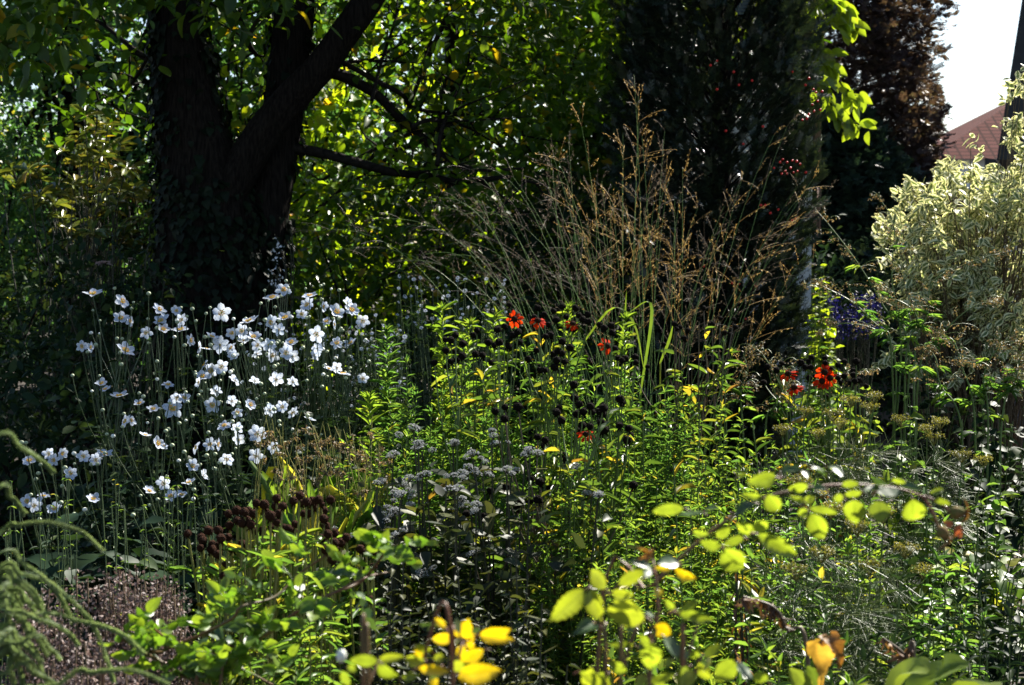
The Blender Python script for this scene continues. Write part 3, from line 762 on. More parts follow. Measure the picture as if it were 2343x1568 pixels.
wx = P(1857, 500, 10.7)[0]
t = thing('garden_shed', 'white walled shed corner with a brown wooden edge behind the yew', 'shed', (wx - .5, 10.9, 0))
g = Geo(); box(g, wx - 1.1, wx, 10.7, 11.6, -.1, 2.62); part('wall', g, M['render'], t, False)
g = Geo(); polyprism(g, [(wx - 1.2, 2.625), (wx + .1, 2.625), (wx + .02, 2.75), (wx - 1.2, 3.0)], 10.6, 11.7); part('roof', g, M['slate'], t, False)
zt = P(1860, 195, 10.7)[2]; zb = P(1860, 385, 10.7)[2]
g = Geo(); box(g, wx + .003, wx + .045, 10.64, 10.75, zb, zt); part('board', g, M['wood'], t, False)
z1, z2 = P(1860, 430, 10.7)[2], P(1860, 545, 10.7)[2]
g = Geo(); box(g, wx + .04, wx + .055, 10.66, 10.73, z2, z1); box(g, wx + .003, wx + .039, 10.67, 10.72, z2 + .06, z1 - .12); tubes(g, np.array([[wx + .02, 10.66, z2 + .05], [wx + .02, 10.64, z2 + .05], [wx + .02, 10.62, z2 + .05]]), .02, 10)
part('bracket', g, M['wood'], t, False)

# ------------------------------------------------------------------ generic leafy perennial
def perennial(name, label, cat, u, v, Y, wpx, n, leafm, stemm, tpls, L, ratio, nl, t0=.12, upang=.45, droop=0., group=None,
              r_stem=.0025, lean=(0, 0), tips=0, base_spread=.45, hvar=.25, taper=.55, uv=False, root=None):
    p = P(u, v, Y); r = wpx / 2 * Y / F; h = max(.08, p[2])
    t = root or thing(name, label, cat, (p[0], p[1], 0), group)
    d = np.sqrt(U(0, 1, n)); th = U(0, 2 * np.pi, n)
    off = np.stack([np.cos(th) * d, np.sin(th) * d, 0 * d], -1)
    b = np.array([p[0] - lean[0], p[1] - lean[1], -.02]) + off * r * base_spread
    top = np.array([p[0], p[1], 0]) + off * r + np.stack([0 * d, 0 * d, h * (1 - .3 * d ** 2) * U(1 - hvar, 1.0, n)], -1)
    if n > 1: top[0] = (p[0], p[1], h)
    mid = b * .45 + top * .55 - off * r * .25 + np.array([0, 0, .06 * h]) + N(n, 3) * .02
    pa = bez(b, mid, top, 9)
    gs, g = Geo(), Geo()
    tubes(gs, pa, np.linspace(r_stem, r_stem * .45, 9), 5)
    T = nrm(np.gradient(pa, axis=1))
    s = np.clip(t0 + (1 - t0) * (np.arange(nl)[None] + U(0, 1, n, nl)) / nl, 0, .999) * 8
    i = s.astype(int); f = (s - i)[..., None]; ar = np.arange(n)[:, None]
    pos = pa[ar, i] * (1 - f) + pa[ar, np.minimum(i + 1, 8)] * f
    tan = T[ar, i]
    az = np.arange(nl)[None] * 2.4 + U(0, 6, n, 1) + rng.normal(size=(n, nl)) * .3
    a = nrm(np.cross(tan, np.array([.3, 1, .05]))); bb = np.cross(tan, a)
    rad = np.cos(az)[..., None] * a + np.sin(az)[..., None] * bb
    ua = upang + rng.normal(size=(n, nl, 1)) * .25 + (s[..., None] / 8) * .25
    ax = rad * np.cos(ua) + tan * np.sin(ua) + np.array([0, 0, -droop])
    ll = L * (1 - taper * (s / 8) ** 2) * U(.65, 1.2, n, nl)
    leaves(g, tpls, pos.reshape(-1, 3), ax.reshape(-1, 3), (tan + N(n, nl, 3) * .25).reshape(-1, 3), ll.ravel(), ratio)
    if tips:                                    # tuft of small leaves at each tip
        k = tips; pos = np.repeat(top, k, 0); az = U(0, 6.28, n * k); e = U(.3, 1.4, n * k)
        ax = np.stack([np.cos(az) * np.cos(e), np.sin(az) * np.cos(e), np.sin(e)], -1)
        leaves(g, tpls, pos, ax, np.array([0, 0, 1.]) + N(n * k, 3) * .2, L * U(.35, .65, n * k), ratio)
    part('stems', gs, M[stemm], t); part('leaves', g, M[leafm], t, uv=uv)
    return t, top, pa

# ------------------------------------------------------------------ sunny middle: narrow-leaved asters / goldenrod
G1 = 'leafy shoots of the sunny middle bed'
for u, v, Y, w, lab in ((1010, 712, 4.9, 14, 'tallest bright leafy shoot, standing alone left of the red flowers'), (1133, 728, 4.8, 16, 'bright leafy shoot touching the red flower furthest left'), (1075, 745, 4.85, 14, 'short bright leafy shoot between the two tall leafy shoots'), (1300, 712, 4.9, 14, 'leafy shoot tip rising behind the three red flowers in a row'), (885, 762, 5.1, 22, 'darker leafy shoot beside the white asters, leaning left'), (1430, 735, 5.0, 14, 'bright leafy shoot right below the lone red flower'), (845, 915, 4.5, 14, 'small bright leafy shoot between anemones and sunny bed')):
    perennial('leafy_shoot', lab, 'plant', u, v, Y + .3, w, 3, 'shoot' if u != 885 else 'aster', 'stem', LANCE[:2], .062, .15, 95, .45, .35, .0, G1, .003, tips=22, taper=.1)
mass = [(930, 830, 5.0, 190, 'narrow leaved aster clump at the left end of the sunny bed'), (1060, 775, 4.9, 190, 'narrow leaved aster clump under the tallest leafy shoot'), (1190, 790, 4.7, 200, 'narrow leaved aster clump under the red flower furthest left'),
        (1320, 800, 4.8, 200, 'narrow leaved aster clump left of the lone red flower'), (1440, 830, 4.9, 180, 'narrow leaved aster clump at the foot of the tall grass'), (1010, 900, 4.5, 240, 'narrow leaved aster clump above the white flower clusters'),
        (1160, 900, 4.35, 240, 'narrow leaved aster clump left of the lowest red flower'), (1390, 900, 4.4, 240, 'narrow leaved aster clump right of the lowest red flower'), (1520, 900, 4.5, 220, 'narrow leaved aster clump before the yew foot')]
for u, v, Y, w, lab in mass:
    perennial('aster_clump', lab, 'plant', u, v, Y, w, 38, 'aster', 'stem', LANCE, .05, .13, 58, .2, .5, .1, 'narrow leaved aster clumps', .0025, tips=8)
mass = [(900, 960, 4.2, 180, 'low lime green clump beside the brown spikes'), (1560, 860, 4.7, 150, 'yellow green clump left of the right hand seed heads'), (1660, 900, 4.6, 180, 'yellow green clump below the right hand seed heads'), (1450, 1010, 4.0, 240, 'yellow green clump right of the lowest seed heads'), (1600, 1010, 4.0, 240, 'yellow green clump behind the blurred rose leaves'),
        (1300, 1080, 3.7, 220, 'lime green clump beneath the lowest red flower'), (1430, 1170, 3.4, 220, 'lime green clump left of the blurred rose branch'), (1580, 1180, 3.4, 220, 'lime green clump behind the middle rose leaves'), (800, 1010, 4.2, 150, 'lime green clump at the right of the anemones'), (1750, 1000, 4.3, 220, 'yellow green clump left of the second red flower group')]
for u, v, Y, w, lab in mass:
    perennial('lime_clump', lab, 'plant', u, v, Y, w, 36, 'lime', 'stem', LANCE + HANG[:1], .041, .2, 40, .15, .4, .15, 'lime green leafy clumps', .0025, tips=5)

for u, v, Y, w, n, lab in ((1655, 770, 4.75, 30, 3, 'tall leafy sneezeweed stem without flowers before the foot of the yew'), (1470, 930, 4.3, 60, 3, 'leafy stem with big yellowing leaves right of the low red flower'), (1600, 930, 4.3, 50, 3, 'leafy stem with yellowing leaves left of the right hand seed heads'), (1720, 960, 4.2, 50, 3, 'leafy stem with long curved leaves left of the second red flower group'), (1370, 1060, 3.75, 60, 4, 'leafy stem with big lance leaves below the low red flower'), (1540, 1060, 3.7, 60, 4, 'leafy stem with big lance leaves above the middle rose'), (1250, 1010, 3.95, 60, 4, 'leafy stem with browning leaves beside the withering dark stem'), (1690, 1110, 3.6, 50, 3, 'leafy stem with big lance leaves just behind the rose branch tip end')):
    perennial('leafy_plant', lab, 'plant', u, v, Y, w, n, 'helen', 'stem', LANCE + HANG[:2], .075, .2, 26, .25, .45, .15, 'large leaved stems in the sunny bed', .004, taper=.4)

# brown and golden flower spikes between anemones and the sunny bed
t = thing('spike_grass', 'clump of drooping golden brown spikes between the anemones and the sunny bed', 'plant', (P(700, 1000, 4.4)[0], 4.4, 0))
gs, g, gb_ = Geo(), Geo(), Geo()
for i in range(75):
    u, v = rng.uniform(600, 880), rng.uniform(940, 1090) - 0
    e = P(u, v, rng.uniform(4.1, 4.6)); b = np.array([e[0] + rng.normal() * .06, e[1] + rng.normal() * .05, -.02])
    q_ = bez(b, b * .3 + e * .7 + [rng.normal() * .05, 0, .08], e, 9); tubes(gs, q_, .001, 4)
    k = 24; tt = np.linspace(0, 1, k); tip = e + np.array([rng.normal() * .02, 0, -.045])
    pos = (1 - tt)[:, None] * q_[0, -2] + tt[:, None] * tip; leaves(g, TINY, pos, np.array([0, 0, -.6]) + N(k, 3) * .6, N(k, 3), .012, .5)
for i in range(520):
    b = np.array([P(rng.uniform(590, 900), 1000, 4.4)[0], rng.uniform(3.9, 4.7), rng.uniform(.1, .62)])
    leaves(gb_, STRAP, b[None], np.array([rng.normal() * .4, rng.normal() * .35, 1.0]), N(1, 3), rng.uniform(.07, .2), .045)
part('stems', gs, M['yelstem'], t); part('spikes', g, M['artem'], t); part('blades', gb_, M['blade'], t)

# ------------------------------------------------------------------ sneezeweed (red flowers, black seed heads)
def c5(x, y): return (1400 + x / 1.6736) / 1.653, (1100 + y / 1.6736) / 1.653
def seed_mesh(mat, tall=1.0, name='seed_head'):
    g = Geo()
    v, f = ICO2
    vv = v * np.array([1, 1, .92 * tall]) * (1 + .08 * np.sin(v[:, :1] * 23) * np.cos(v[:, 1:2] * 19))
    g.add(vv, t=f)
    k = 60; d = nrm(N(k, 3)); d[:, 2] = np.abs(d[:, 2]) * 1.0 - .3
    leaves(g, TINY, nrm(d) * .92 * np.array([1, 1, tall]), d, N(k, 3), .32, .35)
    th = np.arange(9) * .7; leaves(g, LANCE, np.tile([0, 0, -.75], (9, 1)), np.stack([np.cos(th), np.sin(th), -.6 + 0 * th], -1), [0, 0, 1], .9, .22)
    return g.mesh(name, mat, False)
me_seed = [seed_mesh(M['seed']) for _ in range(3)]
me_cone = [seed_mesh(M['cone'], 1.1) for _ in range(3)]
def red_meshes(k):
    g = Geo(); n = k
    th = np.arange(n) / n * 2 * np.pi + N(n) * .08
    ax = np.stack([np.cos(th), np.sin(th), -.15 + N(n) * .15], -1)
    leaves(g, [tpl('obov', 6, .06, .1), tpl('obov', 6, .1, .35)], ax * .25, ax, np.array([0, 0, 1.]), U(.75, 1.0, n), .5)
    c = Geo(); v, f = ICO2; c.add(v * np.array([.4, .4, .32]) + [0, 0, .12], t=f)
    k2 = 70; d = nrm(N(k2, 3)); d[:, 2] = np.abs(d[:, 2]); leaves(c, TINY, d * .36 + [0, 0, .1], d, N(k2, 3), .12, .4)
    return g.mesh('red_petals', M['red']), c.mesh('flower_centre', M['cone'], False)
RED = [red_meshes(11), red_meshes(9)]

heads = {
 'A': [(540,280),(508,312),(475,310),(585,335),(550,438),(582,412),(527,385),(510,447),(478,378),(485,480),(405,455),(665,400),(710,408),(675,250),(650,280),(748,328),(770,455),(812,487),(785,345)],
 'B': [(875,350),(805,245),(850,225),(905,280),(935,260),(945,325),(1000,432),(1050,378),(815,325),(1075,503),(1105,503),(1165,485),(1180,440),(1230,450),(1215,395),(1160,400),(1185,385),(1265,360),(1215,320),(1140,280),(1110,290)],
 'C': [(1100,150),(1060,110),(1160,130),(1215,100),(1175,185),(1240,165),(1300,110),(1320,155),(1375,150),(1345,180),(1380,195),(1130,215),(1285,240),(1265,235),(880,90),(1040,170)],
 'D': [(1450,215),(1525,220),(1530,265),(1480,235),(1545,370),(1565,425),(1590,440),(1615,430),(1680,455),(1675,420)],
 'E': [(1288,595),(1292,680),(1580,685),(1592,710),(1195,740),(1178,770),(1323,718),(1348,765),(1308,780),(1392,732),(1403,770),(1447,765),(1475,742),(1470,778),(1340,852),(1390,858),(1307,882),(1462,835),(1485,845),(1488,880),(1460,890),(1435,950),(1577,853),(1635,870),(1645,915),(1625,945),(1210,820)],
 'F': [(1060,925),(1105,945),(1102,980),(935,735),(853,737),(790,762),(850,810),(1015,1190),(1075,1210),(1135,1240),(1090,1265),(1010,1330),(1060,1320),(860,1240),(760,1265),(940,1350),(1230,1040),(1240,1070),(1665,1230),(930,1380),(720,1430),(610,1410)],
 'G': [(1855,340),(1935,240),(1925,210),(2080,180),(2010,250),(2110,110),(2035,425),(2080,445),(2115,455),(2145,420),(1895,540),(1935,580),(1970,560),(2310,230),(2300,180),(2165,210),(2215,175),(2245,265),(2280,280),(1985,300),(1960,230),(2135,670),(2140,640),(1755,480),(1690,565)],
}
def c6(x, y): return (2600 + x / 1.742) / 1.653, (1200 + y / 1.742) / 1.653
heads_px = {k: [c5(x, y) for x, y in v_] for k, v_ in heads.items()}
heads_px['H'] = [c6(x, y) for x, y in ((525,325),(585,350),(620,305),(745,300),(775,330),(815,265),(800,290),(810,330),(905,270),(905,300),(905,330),(940,340),(990,315),(1030,290),(1110,290),(840,390),(870,375),(800,400),(940,380),(1030,385),(1090,350),(1090,380),(1100,420),(1125,415),(1070,430),(1005,430),(1175,455),(910,520),(500,430),(990,400))]
hl = {'A': ('sneezeweed with black seed heads around the tallest leafy shoot', 4.55), 'B': ('sneezeweed with black seed heads under the two left red flowers', 4.4), 'C': ('sneezeweed topped by three red flowers in a row among black seed heads', 4.85),
      'D': ('sneezeweed carrying the lone red flower that faces right, before the grass stalks', 4.5), 'E': ('sneezeweed with yellowing leaves, a low red flower and a knot of black seed heads', 3.95), 'F': ('sneezeweed with withering dark stem among the white flower clusters', 3.95),
      'G': ('sneezeweed with fine black seed heads in front of the dark yew, no red flowers', 4.9), 'H': ('sneezeweed with the cluster of red flowers furthest right, below the vine', 5.1)}
reds = {'C': [(1177, 731, (-.1, -1, .3), 40), (1230, 735, (.1, -.6, .8), 40), (1310, 742, (.2, -.4, .9), 38)], 'D': [(1388, 792, (.75, -.7, .3), 40)], 'E': [(1340, 995, (0, -.55, .7), 40)],
        'H': [(1803, 857, (-.3, -.4, .9), 44), (1886, 852, (-.2, -1, .2), 42), (1898, 866, (.2, -.9, .4), 40), (1880, 874, (0, -.6, .7), 40), (1817, 888, (-.3, -.4, .9), 42)]}
for key, pts in heads_px.items():
    lab, Y = hl[key]
    pw = np.array([P(u, v, Y + rng.normal() * .10) for u, v in pts])
    rds = [(P(u, v, Y - .12), nv, w * Y / F) for u, v, nv, w in reds.get(key, [])]
    allp = np.concatenate([pw, np.array([r_[0] for r_ in rds]).reshape(-1, 3)])
    c = allp.mean(0); root = thing('sneezeweed', lab, 'flower', (c[0], Y, 0), 'sneezeweed plants with black seed heads')
    gs, g = Geo(), Geo()
    ns = max(3, len(allp) // 5)
    cen = allp[rng.permutation(len(allp))[:ns]].copy()
    for _ in range(4):
        a_ = np.argmin(((allp[:, None] - cen[None]) ** 2).sum(-1), 1)
        for i in range(ns):
            if (a_ == i).any(): cen[i] = allp[a_ == i].mean(0)
    for i in range(ns):
        mem = allp[a_ == i]
        if not len(mem): continue
        node = mem.mean(0) - np.array([0, 0, .16 + .05 * rng.uniform()]); node[:2] += rng.normal(size=2) * .02
        b = np.array([c[0] + (node[0] - c[0]) * .55 + rng.normal() * .03, Y + (node[1] - Y) * .5 + rng.normal() * .05, -.02])
        main = bez(b, b * .4 + node * .6 + N(3) * .03, node, 12)[0]
        tubes(gs, main, np.linspace(.005, .003, 12), 6)
        for m_ in mem:
            st_ = main[rng.integers(8, 12)]
            q_ = bez(st_, (st_ + m_) / 2 + np.array([(m_[0] - st_[0]) * .25, 0, -.02]), m_, 8)
            tubes(gs, q_, np.linspace(.0026, .0016, 8), 5)
            k = rng.integers(2, 5); pos = q_[0, rng.integers(1, 6, k)]
            leaves(g, LANCE, pos, N(k, 3) * np.array([.8, .8, .35]) + np.array([0, 0, .3]), np.array([0, 0, 1]) + N(k, 3) * .5, U(.03, .065, k), .25)
        k = 22; j = rng.integers(2, 12, k); az = np.arange(k) * 2.4
        ax = np.stack([np.cos(az), np.sin(az), U(-.3, .8, k)], -1)
        leaves(g, LANCE + HANG[:2], main[j], ax, np.array([0, 0, 1]) + N(k, 3) * .4, U(.045, .085, k), .22)
    part('stems', gs, M['stem' if key not in 'FG' else 'brstem'], root); part('leaves', g, M['helen'], root)
    for p_ in pw:
        put('seed_head', me_seed[rng.integers(3)], root, p_, face_rot((rng.normal() * .3, rng.normal() * .3, 1), rng.uniform(0, 6)), rng.uniform(.0095, .0125) * (1.0 if key != 'G' else .8))
    for p_, nv, w in rds:
        k = rng.integers(2)
        f_ = put('flower', RED[k][0], root, p_, face_rot(nv, rng.uniform(0, 6)), w / 2 * .92)
        ce = bpy.data.objects.new('flower_centre', RED[k][1]); COL.objects.link(ce); ce.parent = f_

# ------------------------------------------------------------------ brown coneflower heads, lower left
def c7(x, y): return x / 1.2332 / 1.653, (1700 + y / 1.2332) / 1.653
cones = [(875,392),(972,378),(1018,378),(1065,300),(1105,285),(1140,292),(1160,285),(1195,250),(1290,228),(1285,265),(1232,258),(1398,215),(1368,240),(1405,250),(1430,245),(1455,240),(1485,235),(1495,255),(1540,235),(1510,285),(1465,268),(1320,265),(1300,300),(1262,310),(1290,340),(1238,295),(1180,300),(1150,330),(1170,350),(1130,345),(1105,330),(1225,375),(1185,380),(1270,365),(1325,365),(1345,370),(1375,348),(1370,380),(1415,300),(1440,300),(1510,325),(1520,360),(1530,395),(1558,390),(1615,410),(1590,435),(1560,435),(1500,415),(1520,470),(1575,470),(1070,355),(1065,410),(1030,415),(1020,450),(990,440),(985,465),(940,410),(945,425),(1080,460),(1130,440),(1160,465),(1015,490),(935,460),(990,565),(1040,545),(1045,590),(1550,515),(1560,590),(1490,595),(1540,600),(1705,430),(1680,465),(1730,470),(1745,490),(1740,548),(1730,700),(1735,590)]
cg = [[], [], [], []]
for x, y in cones: cg[0 if x < 1100 else 1 if x < 1350 else 2 if x < 1640 else 3].append(c7(x, y))
for pts, lab in zip(cg, ('coneflower plant with brown globe seed heads beside the mauve oregano', 'coneflower plant with the densest knot of brown globe seed heads', 'coneflower plant with brown globe seed heads on straw yellow stems', 'sparse coneflower plant with few brown heads against the dark leaves')):
    pw = np.array([P(u, v, 3.35 + rng.normal() * .10) for u, v in pts])
    c = pw.mean(0); root = thing('coneflower', lab, 'flower', (c[0], 3.35, 0), 'coneflower plants with brown globe heads')
    gs, g = Geo(), Geo()
    n = len(pw)
    b = np.stack([c[0] + (pw[:, 0] - c[0]) * .6 + N(n) * .03, pw[:, 1] + N(n) * .04, np.full(n, -.02)], -1)
    q_ = bez(b, b * .5 + pw * .5 + N(n, 3) * .02, pw, 10); tubes(gs, q_, np.linspace(.0035, .0024, 10), 5)
    k = 16; j = rng.integers(2, 9, (n, k)); pos = q_[np.arange(n)[:, None], j].reshape(-1, 3)
    az = U(0, 6.28, n * k); ax = np.stack([np.cos(az), np.sin(az), U(-.1, 1.0, n * k)], -1)
    leaves(g, LANCE, pos, ax, np.array([0, 0, 1]) + N(n * k, 3) * .4, U(.03, .06, n * k), .22)
    part('stems', gs, M['yelstem'], root); part('leaves', g, M['lime'], root)
    for p_ in pw: put('seed_head', me_cone[rng.integers(3)], root, p_, face_rot((rng.normal() * .2, rng.normal() * .2, 1), rng.uniform(0, 6)), rng.uniform(.0085, .0112))

# yellow-green drooping leaves under the cones
for u, v, Y, w, lab in ((560, 1290, 3.0, 220, 'pale green clump with drooping leaves under the brown globe heads'), (700, 1270, 3.05, 220, 'pale green clump with drooping leaves right below the globe heads'), (620, 1400, 2.7, 240, 'pale green clump with drooping leaves behind the left rose'), (740, 1400, 2.75, 220, 'pale green clump with curled leaves left of the dark leaves')):
    perennial('drooping_clump', lab, 'plant', u, v, Y, w, 15, 'lime', 'yelstem', HANG, .065, .25, 24, .15, .45, .1, 'pale green drooping clumps', .0026)

# ------------------------------------------------------------------ white boneset with chocolate leaves
def corymb(k=46):
    g = Geo(); r = np.sqrt(U(0, 1, k)); th = U(0, 6.28, k)
    p_ = np.stack([r * np.cos(th), r * np.sin(th), .55 * (1 - r ** 2) + N(k) * .06], -1)
    m_ = 9; c = np.repeat(p_, m_, 0); d = N(len(c), 3); d[:, 2] = np.abs(d[:, 2])
    leaves(g, TINY, c, d, N(len(c), 3), U(.12, .24, len(c)), .45)
    gs = Geo(); b = np.tile([0, 0, -.7], (k, 1)); tubes(gs, bez(b, p_ * np.array([.6, .6, .3]) - [0, 0, .2], p_, 5), .018, 3)
    return g.mesh('white_florets', M['umbel'], False), gs.mesh('floret_stalks', M['drkstem'])
CORY = [corymb() for _ in range(3)]
white = [(275,870),(305,975),(525,965),(650,1030),(700,1060),(980,1040),(1010,1015),(870,960),(770,890),(665,1130),(355,1160),(320,1170),(890,1160),(40,1215),(240,1260),(555,1250),(530,1170),(150,1330),(110,1375),(255,1355),(575,1320),(670,1360),(510,1400),(90,1420),(1400,1275),(145,1040),(190,1290),(205,1225),(620,1120),(860,1135),(1440,1290),(480,1175),(160,1395),(330,985),(1280,1130)]
wp = [c5(x, y) for x, y in white] + [c7(x, y) for x, y in ((1560,370),(1700,400),(1680,410),(1840,400),(1885,490),(2020,555),(1870,385),(2200,490),(1770,720))]
wg = [[], [], []]
for u, v in wp: wg[0 if u < 935 else 1 if u < 1060 else 2].append((u, v))
for pts, lab in zip(wg, ('boneset with the brightest flat white flower clusters over chocolate dark leaves', 'boneset with scattered greyish white clusters below the narrow leaved asters', 'boneset with small white clusters around the withering dark stem')):
    pw = np.array([P(u, v, 3.75 + rng.normal() * .1 - (v - 1050) * .0006) for u, v in pts]); c = pw.mean(0)
    root = thing('boneset', lab, 'flower', (c[0], 3.75, 0), 'boneset plants with white flower clusters')
    gs, g = Geo(), Geo(); n = len(pw)
    b = np.stack([c[0] + (pw[:, 0] - c[0]) * .6, pw[:, 1] + .1 + N(n) * .05, np.full(n, -.02)], -1)
    q_ = bez(b, b * .5 + pw * .5 + N(n, 3) * .03, pw - [0, 0, .012], 10); tubes(gs, q_, np.linspace(.004, .002, 10), 5)
    k = 30; j = rng.integers(1, 9, (n, k)); pos = q_[np.arange(n)[:, None], j].reshape(-1, 3) + N(n * k, 3) * .03
    az = U(0, 6.28, n * k); ax = np.stack([np.cos(az), np.sin(az), U(-.4, .5, n * k)], -1)
    leaves(g, OVAL, pos, ax, np.array([0, 0, 1]) + N(n * k, 3) * .4, U(.03, .065, n * k), .5)
    part('stems', gs, M['drkstem'], root); part('leaves', g, M['choc'], root)
    for p_ in np.concatenate([pw, pw + N(len(pw), 3) * np.array([.022, .03, .008]) - [0, 0, .004]]):
        k = rng.integers(3); s = rng.uniform(.008, .017)
        o = put('flower_cluster', CORY[k][0], root, p_, face_rot((rng.normal() * .2, -.25 + rng.normal() * .2, 1), rng.uniform(0, 6)), s)
        sk = bpy.data.objects.new('floret_stalks', CORY[k][1]); COL.objects.link(sk); sk.parent = o
for u, v, Y, w, lab in ((900, 1260, 3.0, 220, 'dark chocolate leaved clump left of the yellow rose leaves'), (1040, 1240, 3.1, 240, 'dark chocolate leaved clump behind the yellow rose leaves'), (1180, 1240, 3.1, 220, 'dark chocolate leaved clump left of the middle rose stem'), (1000, 1400, 2.5, 260, 'dark leafy clump right behind the yellow rose'), (1240, 1380, 2.5, 220, 'dark leafy clump behind the middle rose')):
    perennial('chocolate_clump', lab, 'plant', u, v, Y, w, 22, 'choc', 'drkstem', OVAL + LANCE, .052, .42, 40, .1, .2, .3, 'dark chocolate leaved clumps', .003)

# ------------------------------------------------------------------ small white asters in the shade
def daisy():
    g = Geo(); n = 13; th = np.arange(n) / n * 6.283
    ax = np.stack([np.cos(th), np.sin(th), .1 + 0 * th], -1); leaves(g, TINY, ax * .15, ax, [0, 0, 1], .85, .4)
    return g.mesh('aster_flower', M['daisy'])
DAISY = daisy()
for (u0, u1, v0, v1, n, Y, lab) in ((905, 1160, 632, 760, 85, 6.6, 'cloud of small white asters behind the tallest leafy shoot'), (800, 930, 720, 930, 80, 6.0, 'small white aster bush between the anemones and the sunny bed'), (560, 820, 740, 960, 70, 6.1, 'small white aster bush half hidden behind the anemones')):
    c = P((u0 + u1) / 2, v1, Y); root = thing('white_aster', lab, 'flower', (c[0], Y, 0), 'bushes of small white asters')
    pw = np.array([P(rng.uniform(u0, u1), v0 + (v1 - v0) * rng.uniform(0, 1) ** .9, Y + rng.normal() * .15) for _ in range(n)])
    gs, g = Geo(), Geo()
    b = np.stack([c[0] + (pw[:, 0] - c[0]) * .5, np.full(n, Y) + N(n) * .08, np.full(n, -.02)], -1)
    q_ = bez(b, b * .4 + pw * .6 + N(n, 3) * .03, pw, 9); tubes(gs, q_, np.linspace(.003, .0015, 9), 4)
    k = 26; j = rng.integers(2, 9, (n, k)); pos = q_[np.arange(n)[:, None], j].reshape(-1, 3) + N(n * k, 3) * .015
    leaves(g, TINY, pos, N(n * k, 3) + [0, 0, .3], N(n * k, 3) * .4 + [0, 0, 1], U(.02, .045, n * k), .22)
    part('stems', gs, M['anstem'], root); part('leaves', g, M['dark'], root)
    for p_ in pw: put('flower', DAISY, root, p_, face_rot((rng.normal() * .5, -.8 + rng.normal() * .3, .7), rng.uniform(0, 6)), rng.uniform(.007, .0115))

# ------------------------------------------------------------------ japanese anemones
def petal_grid(geo, az, R0, wid, cup, tw, seed):
    r_ = random.Random(seed)
    ny, nx = 6, 5; v = []
    for i in range(ny):
        t = i / (ny - 1); w = wid * (math.sin(math.pi * min(1, t ** .9 * .86 + .04)) ** .7) * (1 if i else .35)
        for j in range(nx):
            s = j / (nx - 1) * 2 - 1
            x = s * w * .5; y = .1 + t * R0 * (1 - .10 * s * s * (t > .8) + .05 * math.cos(s * 5 + seed) * (t > .9))
            z = cup * t ** 1.6 * R0 + .16 * s * s * w * (1 - .4 * t) + .03 * math.sin(s * 6 + t * 4 + seed) * t
            z += tw * s * t
            v.append((x * math.cos(az) - y * math.sin(az), x * math.sin(az) + y * math.cos(az), z))
    q = [(i * nx + j, i * nx + j + 1, (i + 1) * nx + j + 1, (i + 1) * nx + j) for i in range(ny - 1) for j in range(nx - 1)]
    geo.add(v, q)
def anemone(n, cup, seed):
    r_ = random.Random(seed); g = Geo()
    for i in range(n):
        petal_grid(g, i / n * 2 * math.pi + r_.uniform(-.12, .12), r_.uniform(.8, .98), r_.uniform(.56, .78), cup + r_.uniform(-.16, .24) + .05 * (i % 2), r_.uniform(-.07, .07), seed * 10 + i)
    pe = g.mesh('anemone_petals', M['petal'])
    s = Geo(); k = 70; th = U(0, 6.28, k); rr = U(.19, .35, k)
    p_ = np.stack([rr * np.cos(th), rr * np.sin(th), .12 + U(0, .1, k)], -1); blobs(s, p_, .034)
    b = p_ * np.array([.4, .4, .1]); tubes(s, np.stack([b, p_], 1), .006, 3)
    st = s.mesh('stamens', M['yellow'])
    c = Geo(); v, f = ICO2; c.add(v * .12 + [0, 0, .1], t=f)
    return pe, st, c.mesh('pistil', M['pistil'])
ANE = [anemone(n, c, i + 1) for i, (n, c) in enumerate(((5, .1), (6, .05), (5, .3), (6, .22), (7, .12), (5, -.05)))]
gbud = Geo(); v_, f_ = ICO2; gbud.add(v_ * np.array([1, 1, .9]), t=f_)
BUD, BUDW = gbud.mesh('bud', M['bud']), gbud.mesh('pale_bud', M['budw'])
def c4(x, y): return (200 + x / 1.742) / 1.653, (1000 + y / 1.742) / 1.653
